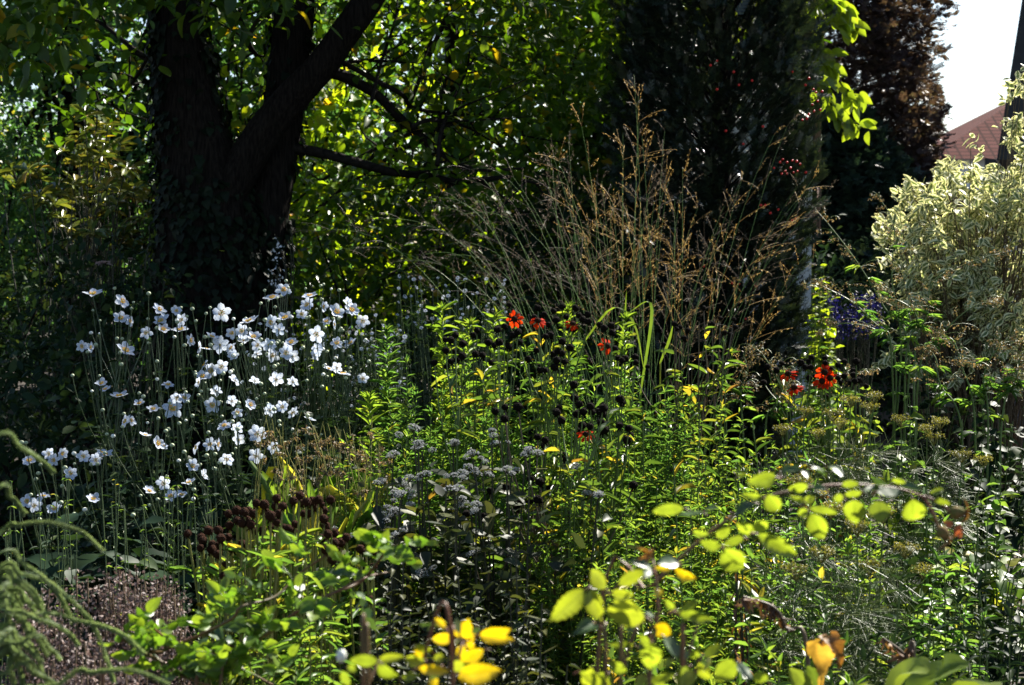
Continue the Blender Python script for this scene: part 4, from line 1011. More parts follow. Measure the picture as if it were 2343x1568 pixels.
AN = [
 ([(262,198,120,'u'),(455,245,90,'r'),(448,358,100,'f'),(505,375,60,'r')], 'anemone stem at upper left whose topmost bloom is seen edge on, apart from the rest', 0),
 ([(700,300,85,'r'),(712,375,105,'u'),(728,430,85,'ur'),(615,452,80,'f')], 'anemone stem with three blooms one above the other, left of the dark trunk foot', 0),
 ([(815,308,50,'f'),(848,368,82,'f'),(842,432,105,'u'),(905,500,75,'r')], 'anemone stem with a chain of four blooms in front of the dark trunk foot', 0),
 ([(1110,318,115,'f')], 'anemone stem with one large lone bloom against the dark trunk foot', 0),
 ([(1518,170,95,'f'),(1445,222,112,'u')], 'tallest anemone stem, its bloom topping the whole patch below the white flecks', 0),
 ([(1690,210,95,'u'),(1675,270,95,'u'),(1640,330,80,'f'),(1780,280,55,'r')], 'anemone stem with stacked flat blooms right of the tallest bloom', 0),
 ([(1868,315,105,'u'),(1968,305,105,'u'),(2040,372,90,'f'),(1800,378,70,'f'),(1940,255,60,'b')], 'anemone stem at the upper right corner of the patch with pale round buds', 0),
 ([(1290,378,125,'u'),(1432,385,90,'f'),(1530,355,110,'u'),(1245,440,90,'f'),(1180,455,80,'f')], 'anemone stem with five blooms in a row along the top centre of the patch', 0),
 ([(1738,462,105,'f'),(1868,520,80,'f'),(1960,520,90,'u')], 'anemone stem with a wide face on bloom on the right side of the patch', 0),
 ([(193,540,75,'f'),(245,545,50,'r'),(475,570,130,'u')], 'anemone stem at the far left edge of the patch with a pair of touching blooms', 0),
 ([(975,555,90,'l'),(1100,530,105,'b'),(1045,480,90,'u'),(1175,555,85,'f'),(1010,560,70,'u')], 'anemone stem with a large bloom seen from behind, left of the densest knot', 0),
 ([(1320,480,90,'u'),(1350,535,80,'f'),(1420,530,90,'b'),(1490,430,80,'b'),(1570,515,90,'u'),(1255,500,80,'b')], 'anemone stem in the densest knot of overlapping blooms', 0),
 ([(1450,600,90,'f'),(1535,585,90,'f'),(1580,605,90,'b'),(1345,590,70,'b'),(1190,605,70,'u')], 'anemone stem with a pair of overlapping face on blooms below the densest knot', 0),
 ([(1045,700,95,'f'),(1110,675,90,'f'),(985,740,90,'u'),(965,780,60,'l'),(1000,660,60,'l')], 'anemone stem with two large twin blooms at the centre left of the patch', 0),
 ([(1200,765,95,'b'),(1470,760,100,'b'),(1330,770,70,'b'),(1580,775,60,'b')], 'anemone stem with sunlit blooms seen from behind, mid patch', 0),
 ([(1720,600,80,'b'),(1740,555,70,'b'),(1860,395,40,'l')], 'anemone stem with two ragged blooms turned away, right side', 0),
 ([(1815,690,60,'u'),(1870,680,55,'b'),(1910,725,105,'u'),(2040,752,75,'f')], 'anemone stem furthest right, its last bloom next to the bright leafy shoots', 0),
 ([(320,785,75,'u'),(345,825,60,'u'),(438,870,110,'u')], 'anemone stem left of centre with flat upturned blooms in a descending line', 0),
 ([(758,795,85,'ur'),(815,880,70,'f'),(866,880,50,'f'),(785,950,130,'f')], 'anemone stem bearing the largest bloom with small ones above it', 0),
 ([(480,1035,90,'f'),(515,1030,60,'r'),(570,918,70,'u'),(660,955,60,'u')], 'anemone stem with a low overlapping pair on the left side', 0),
 ([(1050,930,105,'f'),(1075,835,80,'b'),(1215,980,75,'f'),(1300,925,75,'r'),(1180,900,60,'b')], 'anemone stem with blooms in a ring at the lower centre of the patch', 0),
 ([(1515,940,80,'f'),(1578,975,65,'r'),(1430,960,60,'b'),(1690,1020,75,'b')], 'anemone stem above the golden brown spikes', 0),
 ([(1130,1065,90,'f'),(1350,1120,110,'u'),(1225,1155,85,'b'),(1215,1080,50,'b')], 'anemone stem with a cream lit bloom left of the golden brown spikes', 0),
 ([(1030,1185,75,'f'),(1085,1185,75,'r'),(1455,1210,80,'f'),(1335,1262,95,'f')], 'anemone stem with two sunlit blooms beside the golden brown spikes', 0),
 ([(1145,1280,80,'f'),(920,1330,70,'f'),(990,1390,70,'b'),(945,1210,60,'l')], 'anemone stem low in the middle above the brown globe heads', 0),
 ([(690,1180,90,'ur'),(610,1130,60,'u'),(720,1200,60,'u')], 'anemone stem with a slanting double bloom left of centre', 0),
 ([(345,1255,100,'u'),(285,1290,70,'f'),(200,1265,60,'f'),(320,1240,70,'ur')], 'low anemone stem at left with three clustered blooms above the mauve oregano', 0),
 ([(58,1245,65,'r'),(8,1290,70,'f'),(115,1375,80,'f'),(-25,1250,70,'f')], 'low anemone stem near the left edge with a tight pair of blooms', 0),
 ([(730,1440,90,'f'),(895,1440,60,'u'),(635,1497,80,'u'),(850,1520,60,'u'),(775,1530,70,'u')], 'lowest anemone stem, its upturned blooms close to the brown globe heads', 0),
 ([(-155,1295,95,'u'),(-170,1560,90,'f'),(-60,1530,60,'u'),(-110,1575,90,'b'),(10,1610,90,'f'),(265,1545,40,'u'),(-120,1590,70,'f')], 'anemone stem at the left picture edge among the arching shoots', 0)]
NV = {'f': (0, -1, .3), 'u': (0, -.42, 1), 'l': (-1, -.65, .25), 'r': (1, -.65, .25), 'ur': (.55, -.5, .75), 'b': (.1, .85, .35)}
for fl, lab, _ in AN:
    px = [c4(x, y) for x, y, w, d in fl]
    vm = np.mean([v for u, v in px]); Y = 5.9 - (vm - 650) / 500 * 1.35
    pts = np.array([P(u, v, Y + rng.normal() * .10) for u, v in px]); c = pts.mean(0)
    root = thing('anemone', lab, 'flower', (c[0], Y, 0), 'white japanese anemones in the shade')
    gs, g = Geo(), Geo()
    nb = 3 + len(fl)
    bpos = pts[rng.integers(0, len(pts), nb)] + N(nb, 3) * np.array([.055, .05, .05]) + [0, 0, -.01]
    node = c - np.array([0, 0, .25 * c[2] + .04]); node[1] += .04
    base = np.array([c[0] + rng.normal() * .06, Y + .1, -.02])
    main = bez(base, base * .5 + node * .5 + N(3) * .04, node, 10)[0]; tubes(gs, main, np.linspace(.0045, .0032, 10), 6)
    alln = list(zip(pts, [NV[d] for *_, d in fl])) + [(p_, None) for p_ in bpos]
    for p_, nv in alln:
        st = main[rng.integers(7, 10)]
        k_ = np.array([p_[0] * .7 + st[0] * .3, p_[1], st[2] * .45 + p_[2] * .55])
        end = p_ if nv is None else p_ - np.array(nv) / np.linalg.norm(nv) * .004
        q_ = bez(st, k_, end, 12); tubes(gs, q_, np.linspace(.0024, .0014, 12), 5)
        if rng.uniform() < .7:
            k = 3; pos = np.tile(q_[0, 4], (k, 1)); az = U(0, 6.28, k); leaves(g, LANCE, pos, np.stack([np.cos(az), np.sin(az), .4 + 0 * az], -1), [0, 0, 1], U(.02, .045, k), .45)
    k = 46; pos = np.concatenate([np.tile(main[9], (4, 1)), base + np.stack([N(k) * .13, N(k) * .1, U(.1, .75, k) * c[2]], -1)]); k += 4
    az = U(0, 6.28, k); leaves(g, HEART, pos, np.stack([np.cos(az), np.sin(az), U(-.2, .4, k)], -1), np.array([0, 0, 1]) + N(k, 3) * .3, U(.03, .075, k), .7)
    part('stems', gs, M['anstem'], root); part('leaves', g, M['dark'], root)
    for (x, y, w, d), p_ in zip(fl, pts):
        nv = np.array(NV[d]) + N(3) * .3; a = ANE[rng.integers(len(ANE))]
        if d == 'u': a = ANE[rng.choice([2, 3, 4])]
        s = w / 1.742 / 1.653 * Y / F / 2 * (1.22 if d in 'lr' else 1.13)
        s = max(s, .022)
        f_ = put('flower', a[0], root, p_, face_rot(nv, rng.uniform(0, 6)), s)
        for nm, me in (('stamens', a[1]), ('pistil', a[2])):
            o = bpy.data.objects.new(nm, me); COL.objects.link(o); o.parent = f_
    for p_ in bpos:
        put('bud', BUDW if rng.uniform() < .15 else BUD, root, p_, s=rng.uniform(.005, .0085))
# leafy undergrowth of the anemones
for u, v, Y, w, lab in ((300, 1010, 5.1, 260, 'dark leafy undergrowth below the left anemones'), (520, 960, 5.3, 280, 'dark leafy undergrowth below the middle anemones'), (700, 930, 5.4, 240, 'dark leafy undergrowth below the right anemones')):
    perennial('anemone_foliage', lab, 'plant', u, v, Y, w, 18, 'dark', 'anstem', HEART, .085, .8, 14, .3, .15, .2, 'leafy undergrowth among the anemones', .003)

# ------------------------------------------------------------------ tall moor grass
B = P(1450, 860, 6.4); B[2] = 0
grass = thing('moor_grass', 'tall moor grass with golden airy plumes in front of the yew', 'grass', B)
tops = []
for i in range(48):
    u = np.clip(rng.normal(1450, 215), 960, 1860)
    lim = 235 + abs(u - 1430) * .40
    tops.append((u, rng.uniform(lim, lim + 300)))
tops += [(rng.uniform(1000, 1330), rng.uniform(330, 480)) for _ in range(7)]
tops += [(720, 530), (790, 570), (850, 505), (930, 520), (990, 480), (900, 600), (1060, 490), (1020, 560), (1800, 290), (1770, 310), (1840, 440), (1890, 445), (1330, 290), (1450, 170), (1460, 220), (1300, 320), (1520, 300)]
for u, v in tops:
    Y = 6.4 + rng.normal() * .22
    top = P(u, v, Y)
    b = B + np.array([rng.normal() * .09, rng.normal() * .09, -.01]); b[0] += (top[0] - B[0]) * .12
    k_ = b * .35 + top * .65; k_[2] = b[2] + (top[2]) * .72; k_[0] = b[0] + (top[0] - b[0]) * (.42 if u > 1080 else .38)
    if u < 1080: k_[2] = top[2] + .12
    q_ = bez(b, k_, top, 22)[0]
    g = Geo(); tubes(g, q_, np.linspace(.0018, .0006, 22), 4)
    st = part('stalk', g, M['culm'], grass)
    g = Geo()
    nb = rng.integers(10, 16); js = rng.integers(11, 22, nb)
    T = nrm(np.gradient(q_, axis=0))
    for j in js:
        frac = (j - 10) / 12; L = rng.uniform(.08, .22) * (1.15 - .6 * frac)
        d = nrm(T[j] * 1.0 + N(3) * np.array([.7, .6, .4])); e = q_[j] + d * L + np.array([0, 0, -.01])
        br = bez(q_[j], q_[j] + d * L * .5 + [0, 0, .01], e, 6); tubes(g, br, .0006, 3)
        k = 9; ii = U(.2, 1, k)[:, None]; pos = q_[j] * (1 - ii) + e * ii + N(k, 3) * .003
        leaves(g, TINY, pos, d + N(k, 3) * .35, N(k, 3), U(.006, .012, k), .2)
    part('plume', g, M['gold'] if (u > 1270 and rng.uniform() < .6) else M['greygrass'], st)  # sunlit gold put into the colour of right-hand plumes, left ones grey
g = Geo()
k = 130; b = B + np.stack([N(k) * .12, N(k) * .12, np.full(k, 0)], -1); az = U(0, 6.28, k); hh = U(.35, .75, k)
e = b + np.stack([np.cos(az) * hh * .55, np.sin(az) * hh * .55, hh * .75], -1)
for j in range(k):
    q_ = bez(b[j], b[j] + (e[j] - b[j]) * .4 + [0, 0, hh[j] * .5], e[j], 9)[0]
    w = .0045 * np.sin(np.linspace(.5, 3.1, 9)); sd_ = nrm(np.cross(q_[-1] - q_[0], [0, 0, 1]))
    vv = np.stack([q_ - sd_ * w[:, None], q_ + sd_ * w[:, None]], 1).reshape(-1, 3)
    g.add(vv, [(2 * i, 2 * i + 1, 2 * i + 3, 2 * i + 2) for i in range(8)])
for pts in ([(1400, 860), (1425, 760), (1433, 665)], [(1510, 830), (1530, 780), (1540, 740)], [(1330, 790), (1400, 705), (1450, 740), (1475, 860)], [(1465, 900), (1490, 700), (1430, 720)]):
    q_ = spline(pp(pts, 5.6), 12); w = .006 * np.sin(np.linspace(.6, 3.1, 12))
    vv = np.stack([q_ - np.array([1, .3, 0]) * w[:, None], q_ + np.array([1, .3, 0]) * w[:, None]], 1).reshape(-1, 3)
    g.add(vv, [(2 * i, 2 * i + 1, 2 * i + 3, 2 * i + 2) for i in range(11)])
    tubes(g, bez(np.array([q_[0][0], 5.6, 0]), (q_[0] + [q_[0][0], 5.6, 0]) / 2, q_[0], 4), .003, 4)
part('blades', g, M['blade'], grass)

# ------------------------------------------------------------------ variegated dogwood, right
D0 = P(2230, 800, 7.4); D0[2] = 0
dog = thing('dogwood', 'cream variegated dogwood glowing at the right edge', 'shrub', D0)
g, gs = Geo(), Geo()
spots = []
def dogspot(u, v, n, su, sv, y0=6.9, y1=7.9):
    for _ in range(n): spots.append(P(u + rng.normal() * su, v + rng.normal() * sv, rng.uniform(y0, y1)))
for u, v, n, su, sv in ((2200, 480, 60, 80, 60), (2285, 480, 50, 50, 32), (2120, 560, 40, 55, 60), (2080, 600, 26, 25, 55), (2210, 640, 50, 70, 50), (2310, 560, 60, 50, 90), (2120, 480, 24, 35, 30), (2180, 375, 6, 12, 14), (2090, 420, 6, 14, 6), (2330, 180, 6, 16, 12), (2320, 265, 5, 16, 8), (2338, 320, 5, 10, 22), (2145, 690, 14, 40, 25), (2310, 415, 16, 28, 14), (2235, 388, 12, 32, 9), (2040, 510, 8, 12, 20), (2430, 430, 60, 40, 130), (2240, 740, 46, 80, 35), (2310, 780, 36, 40, 50), (2200, 800, 20, 60, 25), (2150, 640, 40, 60, 45), (2300, 680, 50, 60, 60)):
    dogspot(u, v, n, su, sv)
spots = np.array(spots)
for s_ in spots:
    d = nrm(np.array([rng.normal() * .6 - .2, -.2 + rng.normal() * .5, .55])); k = rng.integers(11, 17)
    pos = s_ - d * U(0, .12, k, 1); az = U(0, 6.28, k)
    a = nrm(np.cross(d, [0, 1, .1])); bb = np.cross(d, a)
    ax = np.cos(az)[:, None] * a + np.sin(az)[:, None] * bb + d * U(-.2, .7, k)[:, None] + [0, 0, -.35]
    leaves(g, OVAL, pos, ax, np.array([-.1, -.45, .8]) + N(k, 3) * .5, U(.034, .06, k), .52)
    b = D0 + np.array([rng.normal() * .12, rng.normal() * .12, 0])
    tubes(gs, bez(b, (b + s_) / 2 + [0, 0, .15], s_, 9), np.linspace(.005, .0015, 9), 4)
part('stems', gs, M['brstem'], dog); part('foliage', g, M['dog'], dog, uv=True)

# yellow-green vine at the shed corner
t, top, _ = perennial('hydrangea', 'bright yellow green broad leaved plant at the foot of the yew', 'plant', 1885, 590, 8.5, 80, 16, 'walnut', 'stem', HEART, .10, .85, 14, .3, .2, .3, None, .004)
perennial('hydrangea', 'lower broad leaved plant below the bright yellow green one', 'plant', 1865, 700, 8.3, 110, 14, 'lime', 'stem', HEART, .09, .8, 12, .3, .2, .3, None, .004)
# blue flowers
b = P(1950, 760, 9.4); b[2] = 0
t = thing('aconite', 'deep blue flower clump in the shade below the dogwood', 'flower', b)
gs, g = Geo(), Geo()
for i in range(46):
    e = P(rng.uniform(1893, 2012), 680 + rng.uniform(0, 85), 9.4 + rng.normal() * .1)
    s0 = b + np.array([(e[0] - b[0]) * .5, rng.normal() * .06, 0]); q_ = bez(s0, (s0 + e) / 2, e, 6); tubes(gs, q_, .003, 4)
    k = 22; pos = e + N(k, 3) * np.array([.018, .018, .03]); leaves(g, TINY, pos, N(k, 3), N(k, 3), U(.012, .025, k), .7)
part('stems', gs, M['drkstem'], t); part('blossoms', g, M['blue'], t)

# ------------------------------------------------------------------ mugwort with brown seed plumes
def mugwort(label, stems, Y, seed_mat='artem', h_base=None):
    px0 = np.mean([s[-1][0] for s in stems]); c = P(px0, 900, Y)
    root = thing('mugwort', label, 'plant', (c[0], Y, 0), 'mugwort plants with brown seed plumes')
    gs, g, gl = Geo(), Geo(), Geo()
    for pts in stems:
        q_ = np.array([P(u, v, Y + .03 * i) for i, (u, v) in enumerate(pts)])
        foot = np.array([c[0] + (q_[0, 0] - c[0]) * .7, Y + rng.normal() * .08, -.02])
        q_ = spline(np.concatenate([[foot], q_]), 34); tubes(gs, q_, np.linspace(.0045, .0014, 34), 5)
        for j in rng.integers(14, 34, 20):
            fr = (j - 14) / 20; L = rng.uniform(.05, .15) * (1 - .6 * fr); d = nrm(N(3) * np.array([1, .8, .3]) + [0, 0, .45])
            e = q_[j] + d * L + [0, 0, -.015]; br = bez(q_[j], q_[j] + d * L * .6 + [0, 0, .02], e, 6); tubes(gs, br, .0009, 3)
            k = 20; ii = U(.1, 1, k)[:, None]; pos = q_[j] * (1 - ii) + e * ii + N(k, 3) * .004
            leaves(g, TINY, pos, N(k, 3) + [0, 0, -.4], N(k, 3), U(.005, .010, k), .7)
        for j in rng.integers(4, 22, 9):
            az = rng.uniform(0, 6.28); a_ = np.array([math.cos(az), math.sin(az), .15])
            for sgn in (-1, -.5, 0, .5, 1):
                leaves(gl, LANCE, q_[j][None], a_ + np.array([-a_[1], a_[0], 0]) * sgn * .8, [0, 0, 1.], rng.uniform(.035, .065), .2)
    part('stems', gs, M['stem'], root); part('seed_plumes', g, M[seed_mat], root); part('leaves', gl, M['aster'], root)
mugwort('mugwort arching up left in front of the dark conifer', [[(2080, 830), (2020, 700), (1960, 600), (1900, 520), (1865, 480)], [(2060, 840), (2040, 640), (2045, 520), (2010, 450)], [(2050, 860), (1980, 720), (1890, 660), (1840, 650)]], 6.2)
mugwort('mugwort with brown plumes in front of the lower dogwood', [[(2090, 860), (2120, 720), (2140, 640), (2250, 590), (2300, 580)], [(2070, 850), (2100, 740), (2060, 690), (2000, 690)], [(2100, 870), (2160, 760), (2230, 700), (2290, 690)], [(2040, 830), (2010, 760), (1930, 740), (1880, 760)]], 5.8)
mugwort('mugwort with rusty plumes at the right edge', [[(2260, 980), (2250, 860), (2290, 790), (2340, 780)], [(2230, 980), (2200, 840), (2180, 780), (2150, 770)], [(2290, 980), (2320, 880), (2330, 830), (2345, 800)], [(2200, 1000), (2150, 880), (2140, 820), (2110, 790)]], 5.4)
mugwort('short mugwort below the cluster of red flowers at right', [[(1800, 1000), (1790, 900), (1750, 820), (1720, 790)], [(1830, 1000), (1870, 900), (1950, 860), (1990, 850)], [(1700, 1000), (1695, 900), (1710, 850), (1700, 810)], [(1750, 1010), (1770, 930), (1800, 880), (1790, 830)]], 5.4)

# ------------------------------------------------------------------ fennel with yellow umbels
def fennel(label, tips, Y):
    c = P(np.mean([u for u, v in tips]), 1000, Y)
    root = thing('fennel', label, 'plant', (c[0], Y, 0), 'fennel plants with thread leaves')
    gs, gt = Geo(), Geo()
    for u, v in tips:
        e = P(u, v, Y + rng.normal() * .1); b = np.array([c[0] + (e[0] - c[0]) * .5, e[1], -.02])
        q_ = bez(b, b * .5 + e * .5 + N(3) * .03, e, 14)[0]; tubes(gs, q_, np.linspace(.004, .0016, 14), 5)
        for j in range(2, 12):
            n = 46; d0 = nrm(N(3) * [1, 1, .3] + [0, 0, .4]); stt = q_[j] + d0 * U(0, .13, n, 1)
            dd = nrm(d0 * .5 + N(n, 3) * .7) * U(.03, .085, n, 1)
            tubes(gt, np.stack([stt, stt + dd], 1), .0007, 3)
        g = Geo(); k = 22; th = U(0, 6.28, k); r_ = np.sqrt(U(.05, 1, k)) * .028
        tip = e + np.stack([np.cos(th) * r_, np.sin(th) * r_, .035 - r_ * .25], -1)
        tubes(g, np.stack([np.tile(e, (k, 1)), (e + tip) / 2, tip], 1), .0007, 3)
        m_ = 9; cc_ = np.repeat(tip, m_, 0) + N(k * m_, 3) * .0045; leaves(g, TINY, cc_, N(k * m_, 3), N(k * m_, 3), .005, .8)
        part('umbel', g, M['fenyel'], root)
    part('stems', gs, M['stem'], root); part('threads', gt, M['fennel'], root)
fennel('fennel with yellow umbels below the cluster of red flowers at right', [(1945, 935), (1990, 950), (1905, 965), (1920, 985), (2000, 925), (1840, 960), (1790, 1000), (1870, 1010)], 4.6)
fennel('fennel with yellow umbels at the far right above the rose branch', [(2120, 1000), (2150, 985), (2135, 1020), (2200, 1060), (2250, 1070), (2060, 980)], 4.4)
fennel('feathery fennel in shade right of the blurred rose branch', [(1830, 1130), (1900, 1190), (1960, 1230), (2020, 1200), (2070, 1280), (1990, 1320), (1880, 1290), (2110, 1330), (1820, 1330)], 3.3)

# ------------------------------------------------------------------ right hand bed: broad leaves, dark clumps
GB = 'broad leaved plants of the right hand bed'
for u, v, Y, w, n, L, lab, lm in ((2120, 775, 6.3, 260, 18, .10, 'broad dark glossy leaved plant under the dogwood', 'dark'), (2290, 790, 6.1, 240, 18, .10, 'broad dark glossy leaved plant at the right edge below the dogwood', 'dark'), (2200, 960, 5.0, 260, 18, .10, 'broad dark leaved plant between the two fennels', 'dark'), (2290, 1040, 4.6, 200, 16, .09, 'broad green leaved plant at the right edge above the rose branch', 'lime'), (2120, 1080, 4.2, 260, 18, .08, 'broad green leaved plant above the rose hips', 'lime'), (1940, 820, 5.8, 220, 16, .08, 'green leafy plant behind the cluster of red flowers at right', 'lime'), (2260, 1180, 3.9, 240, 22, .055, 'dark leafy plant right of the rose hips', 'dark'), (2080, 900, 5.3, 200, 14, .09, 'green cut leaved plant left of the two broad dark plants', 'lime')):
    perennial('broadleaf_plant', lab, 'plant', u, v, Y, w, n, lm, 'stem', HEART, L, .7, 13, .3, .15, .25, GB, .0035)
for u, v, Y, w, lab, lm in ((1700, 1060, 3.9, 200, 'mixed green clump behind the left end of the rose branch', 'lime'), (1850, 1060, 3.9, 220, 'mixed green clump above the middle of the rose branch', 'aster'), (1990, 1060, 3.9, 220, 'mixed green clump above the round rose leaflets', 'lime'), (1720, 1280, 3.0, 260, 'sunlit low green clump below the rose branch', 'lime'), (1880, 1330, 2.9, 240, 'low green clump behind the withered hosta leaf', 'lime'), (2060, 1330, 2.9, 260, 'low shaded green clump above the hosta leaves', 'dark'), (2240, 1330, 3.0, 240, 'low dark green clump at the lower right edge', 'dark'), (1560, 1340, 2.8, 220, 'low green clump right of the middle rose stem', 'lime'), (2160, 1200, 3.5, 200, 'shaded green clump behind the rose hips', 'aster'), (1440, 1320, 2.8, 200, 'low green clump behind the middle rose leaves', 'helen')):
    perennial('mixed_clump', lab, 'plant', u, v, Y, w, 15, lm, 'stem', LANCE + OVAL, .06, .32, 28, .1, .3, .15, 'low green clumps at the lower right', .0025, tips=4)
for u, v, Y, w, lab in ((2470, 900, 5.6, 300, 'broad leaved plant just outside the right edge below the dogwood'), (2500, 1150, 4.0, 300, 'leafy plant just outside the right edge beside the lower green clumps')):
    perennial('broadleaf_plant', lab, 'plant', u, v, Y, w, 22, 'dark', 'stem', HEART, .08, .7, 16, .2, .15, .25, GB, .0035)
# dead brown stalk
t = thing('dead_stalk', 'bent dry brown stalk with hanging dead leaves left of the withered hosta leaf', 'plant', (P(1810, 1500, 2.3)[0], 2.3, 0))
gs, g = Geo(), Geo()
def dead(pts, Y):
    q_ = spline(np.concatenate([[np.array([P(*pts[0], Y)[0], Y, -.02])], pp(pts, Y)]), 26); tubes(gs, q_, np.linspace(.004, .0018, 26), 5)
    k = 40; j = rng.integers(12, 26, k); leaves(g, HANG, q_[j], np.array([0, 0, -1.]) + N(k, 3) * .4, N(k, 3), U(.010, .022, k), .4)
dead([(1850, 1560), (1800, 1440), (1770, 1390), (1700, 1365)], 2.3); dead([(2090, 1560), (2070, 1500), (2020, 1460)], 2.4)
part('stems', gs, M['brstem'], t); part('dead_leaves', g, M['brownleaf'], t)
for u, v, Y, n, lab in ((1690, 1230, 3.3, 3, 'dark withered stem standing behind the rose branch'), (1300, 1150, 3.8, 3, 'dark withered stem left of the lime green clumps')):
    perennial('withered_stem', lab, 'plant', u, v, Y, 40, n, 'brownleaf', 'drkstem', HANG, .035, .35, 22, .2, .0, .8, None, .004)

# ------------------------------------------------------------------ mauve seed plumes, lower left
for u, v, w, Y, lab in ((110, 1330, 200, 2.9, 'mauve brown oregano at the left edge behind the arching shoots'), (290, 1300, 200, 2.95, 'mauve brown oregano in the centre of its patch'), (370, 1330, 140, 3.0, 'mauve brown oregano next to the brown globe heads'), (220, 1430, 260, 2.6, 'mauve brown oregano in front, behind the left rose')):
    p = P(u, v, Y); root = thing('oregano', lab, 'plant', (p[0], Y, 0), 'mauve brown oregano clumps')
    gs, g = Geo(), Geo(); n = 46; r = w / 2 * Y / F
    th = U(0, 6.28, n); d = np.sqrt(U(0, 1, n))
    top = np.stack([p[0] + np.cos(th) * d * r, Y + np.sin(th) * d * r, p[2] * U(.75, 1, n)], -1); b = top * 1; b[:, 2] = -.02; b[:, 0] = p[0] + (b[:, 0] - p[0]) * .7
    q_ = bez(b, (b + top) / 2 + N(n, 3) * .02, top, 10); tubes(gs, q_, .0016, 4)
    k = 130; j = 9 - np.abs(rng.normal(size=(n, k)) * 2.2); j = np.clip(j, 1, 8.99); i = j.astype(int); f = (j - i)[..., None]
    pos = q_[np.arange(n)[:, None], i] * (1 - f) + q_[np.arange(n)[:, None], i + (i < 9)] * f
    pos = pos.reshape(-1, 3) + N(n * k, 3) * np.array([.014, .014, .01])
    leaves(g, TINY, pos, N(n * k, 3) + [0, 0, .5], N(n * k, 3), U(.005, .010, n * k), .65)
    part('stems', gs, M['brstem'], root); part('seed_plumes', g, M['mauve'], root)
# yellow-dotted slender stems in the left shade and big grey leaves on the ground
t = thing('loosestrife', 'thin stems dotted with small yellow leaves in the shade above the oregano', 'plant', (P(300, 1250, 3.6)[0], 3.6, 0))
gs, g = Geo(), Geo()
for i in range(34):
    e = P(rng.uniform(0, 520), rng.uniform(1090, 1240), 3.6 + rng.normal() * .15); b = np.array([e[0] + rng.normal() * .03, e[1], -.02])
    q_ = bez(b, (b + e) / 2 + N(3) * .02, e, 16); tubes(gs, q_, .0013, 4)
    k = 22; j = rng.integers(3, 16, k); leaves(g, TINY, q_[0, j], N(k, 3) * [1, 1, .4], [0, 0, 1.], U(.008, .016, k), .4)
part('stems', gs, M['anstem'], t); part('leaves', g, M['lime'], t)
for u, v, Y, w, lab in ((330, 1170, 4.1, 260, 'big grey green leaves lying low below the lowest anemones'), (150, 1200, 4.0, 240, 'big grey green leaves lying low at the left edge'), (480, 1190, 4.0, 180, 'big grey green leaves left of the brown globe heads')):
    perennial('bergenia', lab, 'plant', u, v, Y, w, 14, 'dark', 'anstem', HEART, .17, .75, 4, .7, .0, .15, 'big grey green leaves low in the shade', .004)

# ------------------------------------------------------------------ ground cover
g = Geo()
n = 30000
pos = np.stack([U(-4.2, 4.2, n), U(1.5, 9.5, n), U(.0, .16, n)], -1)
pos = pos[np.abs(pos[:, 0]) < pos[:, 1] * .62]; n = len(pos)
leaves(g, OVAL[:2], pos, N(n, 3) * [1, 1, .3] + [0, 0, .25], np.array([0, 0, 1]) + N(n, 3) * .35, U(.03, .07, n), .55)
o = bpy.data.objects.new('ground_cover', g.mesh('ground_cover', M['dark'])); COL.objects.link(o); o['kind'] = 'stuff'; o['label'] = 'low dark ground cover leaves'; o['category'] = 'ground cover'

# ------------------------------------------------------------------ foreground roses
GL = np.array([.45, -.45, .76])
def rose(label, Y, leaflets, stems, conv, buds=(), extra=None, sub=.06, foot=None):
    us = [conv(*s[0]) for s in stems]
    c = P(np.mean([u for u, v in us]), 1568, Y) if foot is None else np.array([foot[0], foot[1], 0])
    root = thing('rose_bush', label, 'rose', (c[0], c[1], 0), 'out of focus roses in front')
    gs = Geo(); gl = {}
    for s in stems:
        q_ = np.array([P(*conv(x, y), Y + .015 * i) for i, (x, y) in enumerate(s)])
        q_ = spline(np.concatenate([[np.array([c[0] + (q_[0, 0] - c[0]) * .6, c[1], -.02])], q_]) if s[0] is not None else q_, 40)
        tubes(gs, q_, np.linspace(.0024, .0013, 40), 7)
    for x0, y0, x1, y1, w, kind in leaflets:
        u0, v0 = conv(x0, y0); u1, v1 = conv(x1, y1); uw = conv(x0 + w, y0)[0] - u0
        dy = rng.normal() * .03
        a = P(u0, v0, Y + dy); b = P(u1, v1, Y + dy + rng.normal() * .012)
        L = np.linalg.norm(b - a); W = uw * Y / F
        m = {'g': 'rosedark', 'y': 'roseyel', 'o': 'roseolive', 'b': 'rose', 'd': 'rosedark'}[kind]
        if kind == 'g':
            up = GL + N(3) * .1; W = max(W, .55 * L)
        elif kind == 'd': up = np.array([0, -.3, 1]) + N(3) * .1; W = max(W, .5 * L)
        else: up = np.array([-.25, -1, -.05]) + N(3) * .14
        gg = Geo(); leaves(gg, ROSE, a[None], (b - a)[None], up[None], L, W / L); part('leaflet', gg, M[m], root, uv=True)
        tubes(gs, bez(a, a - (b - a) * .08, a - (b - a) * .2 + [0, 0, -.004], 4), .0012, 5)
    part('stems', gs, M['redstem' if sub else 'stem'], root)
    return root
cA = lambda x, y: ((2400 + x / 1.802) / 1.653, (1700 + y / 1.802) / 1.653)
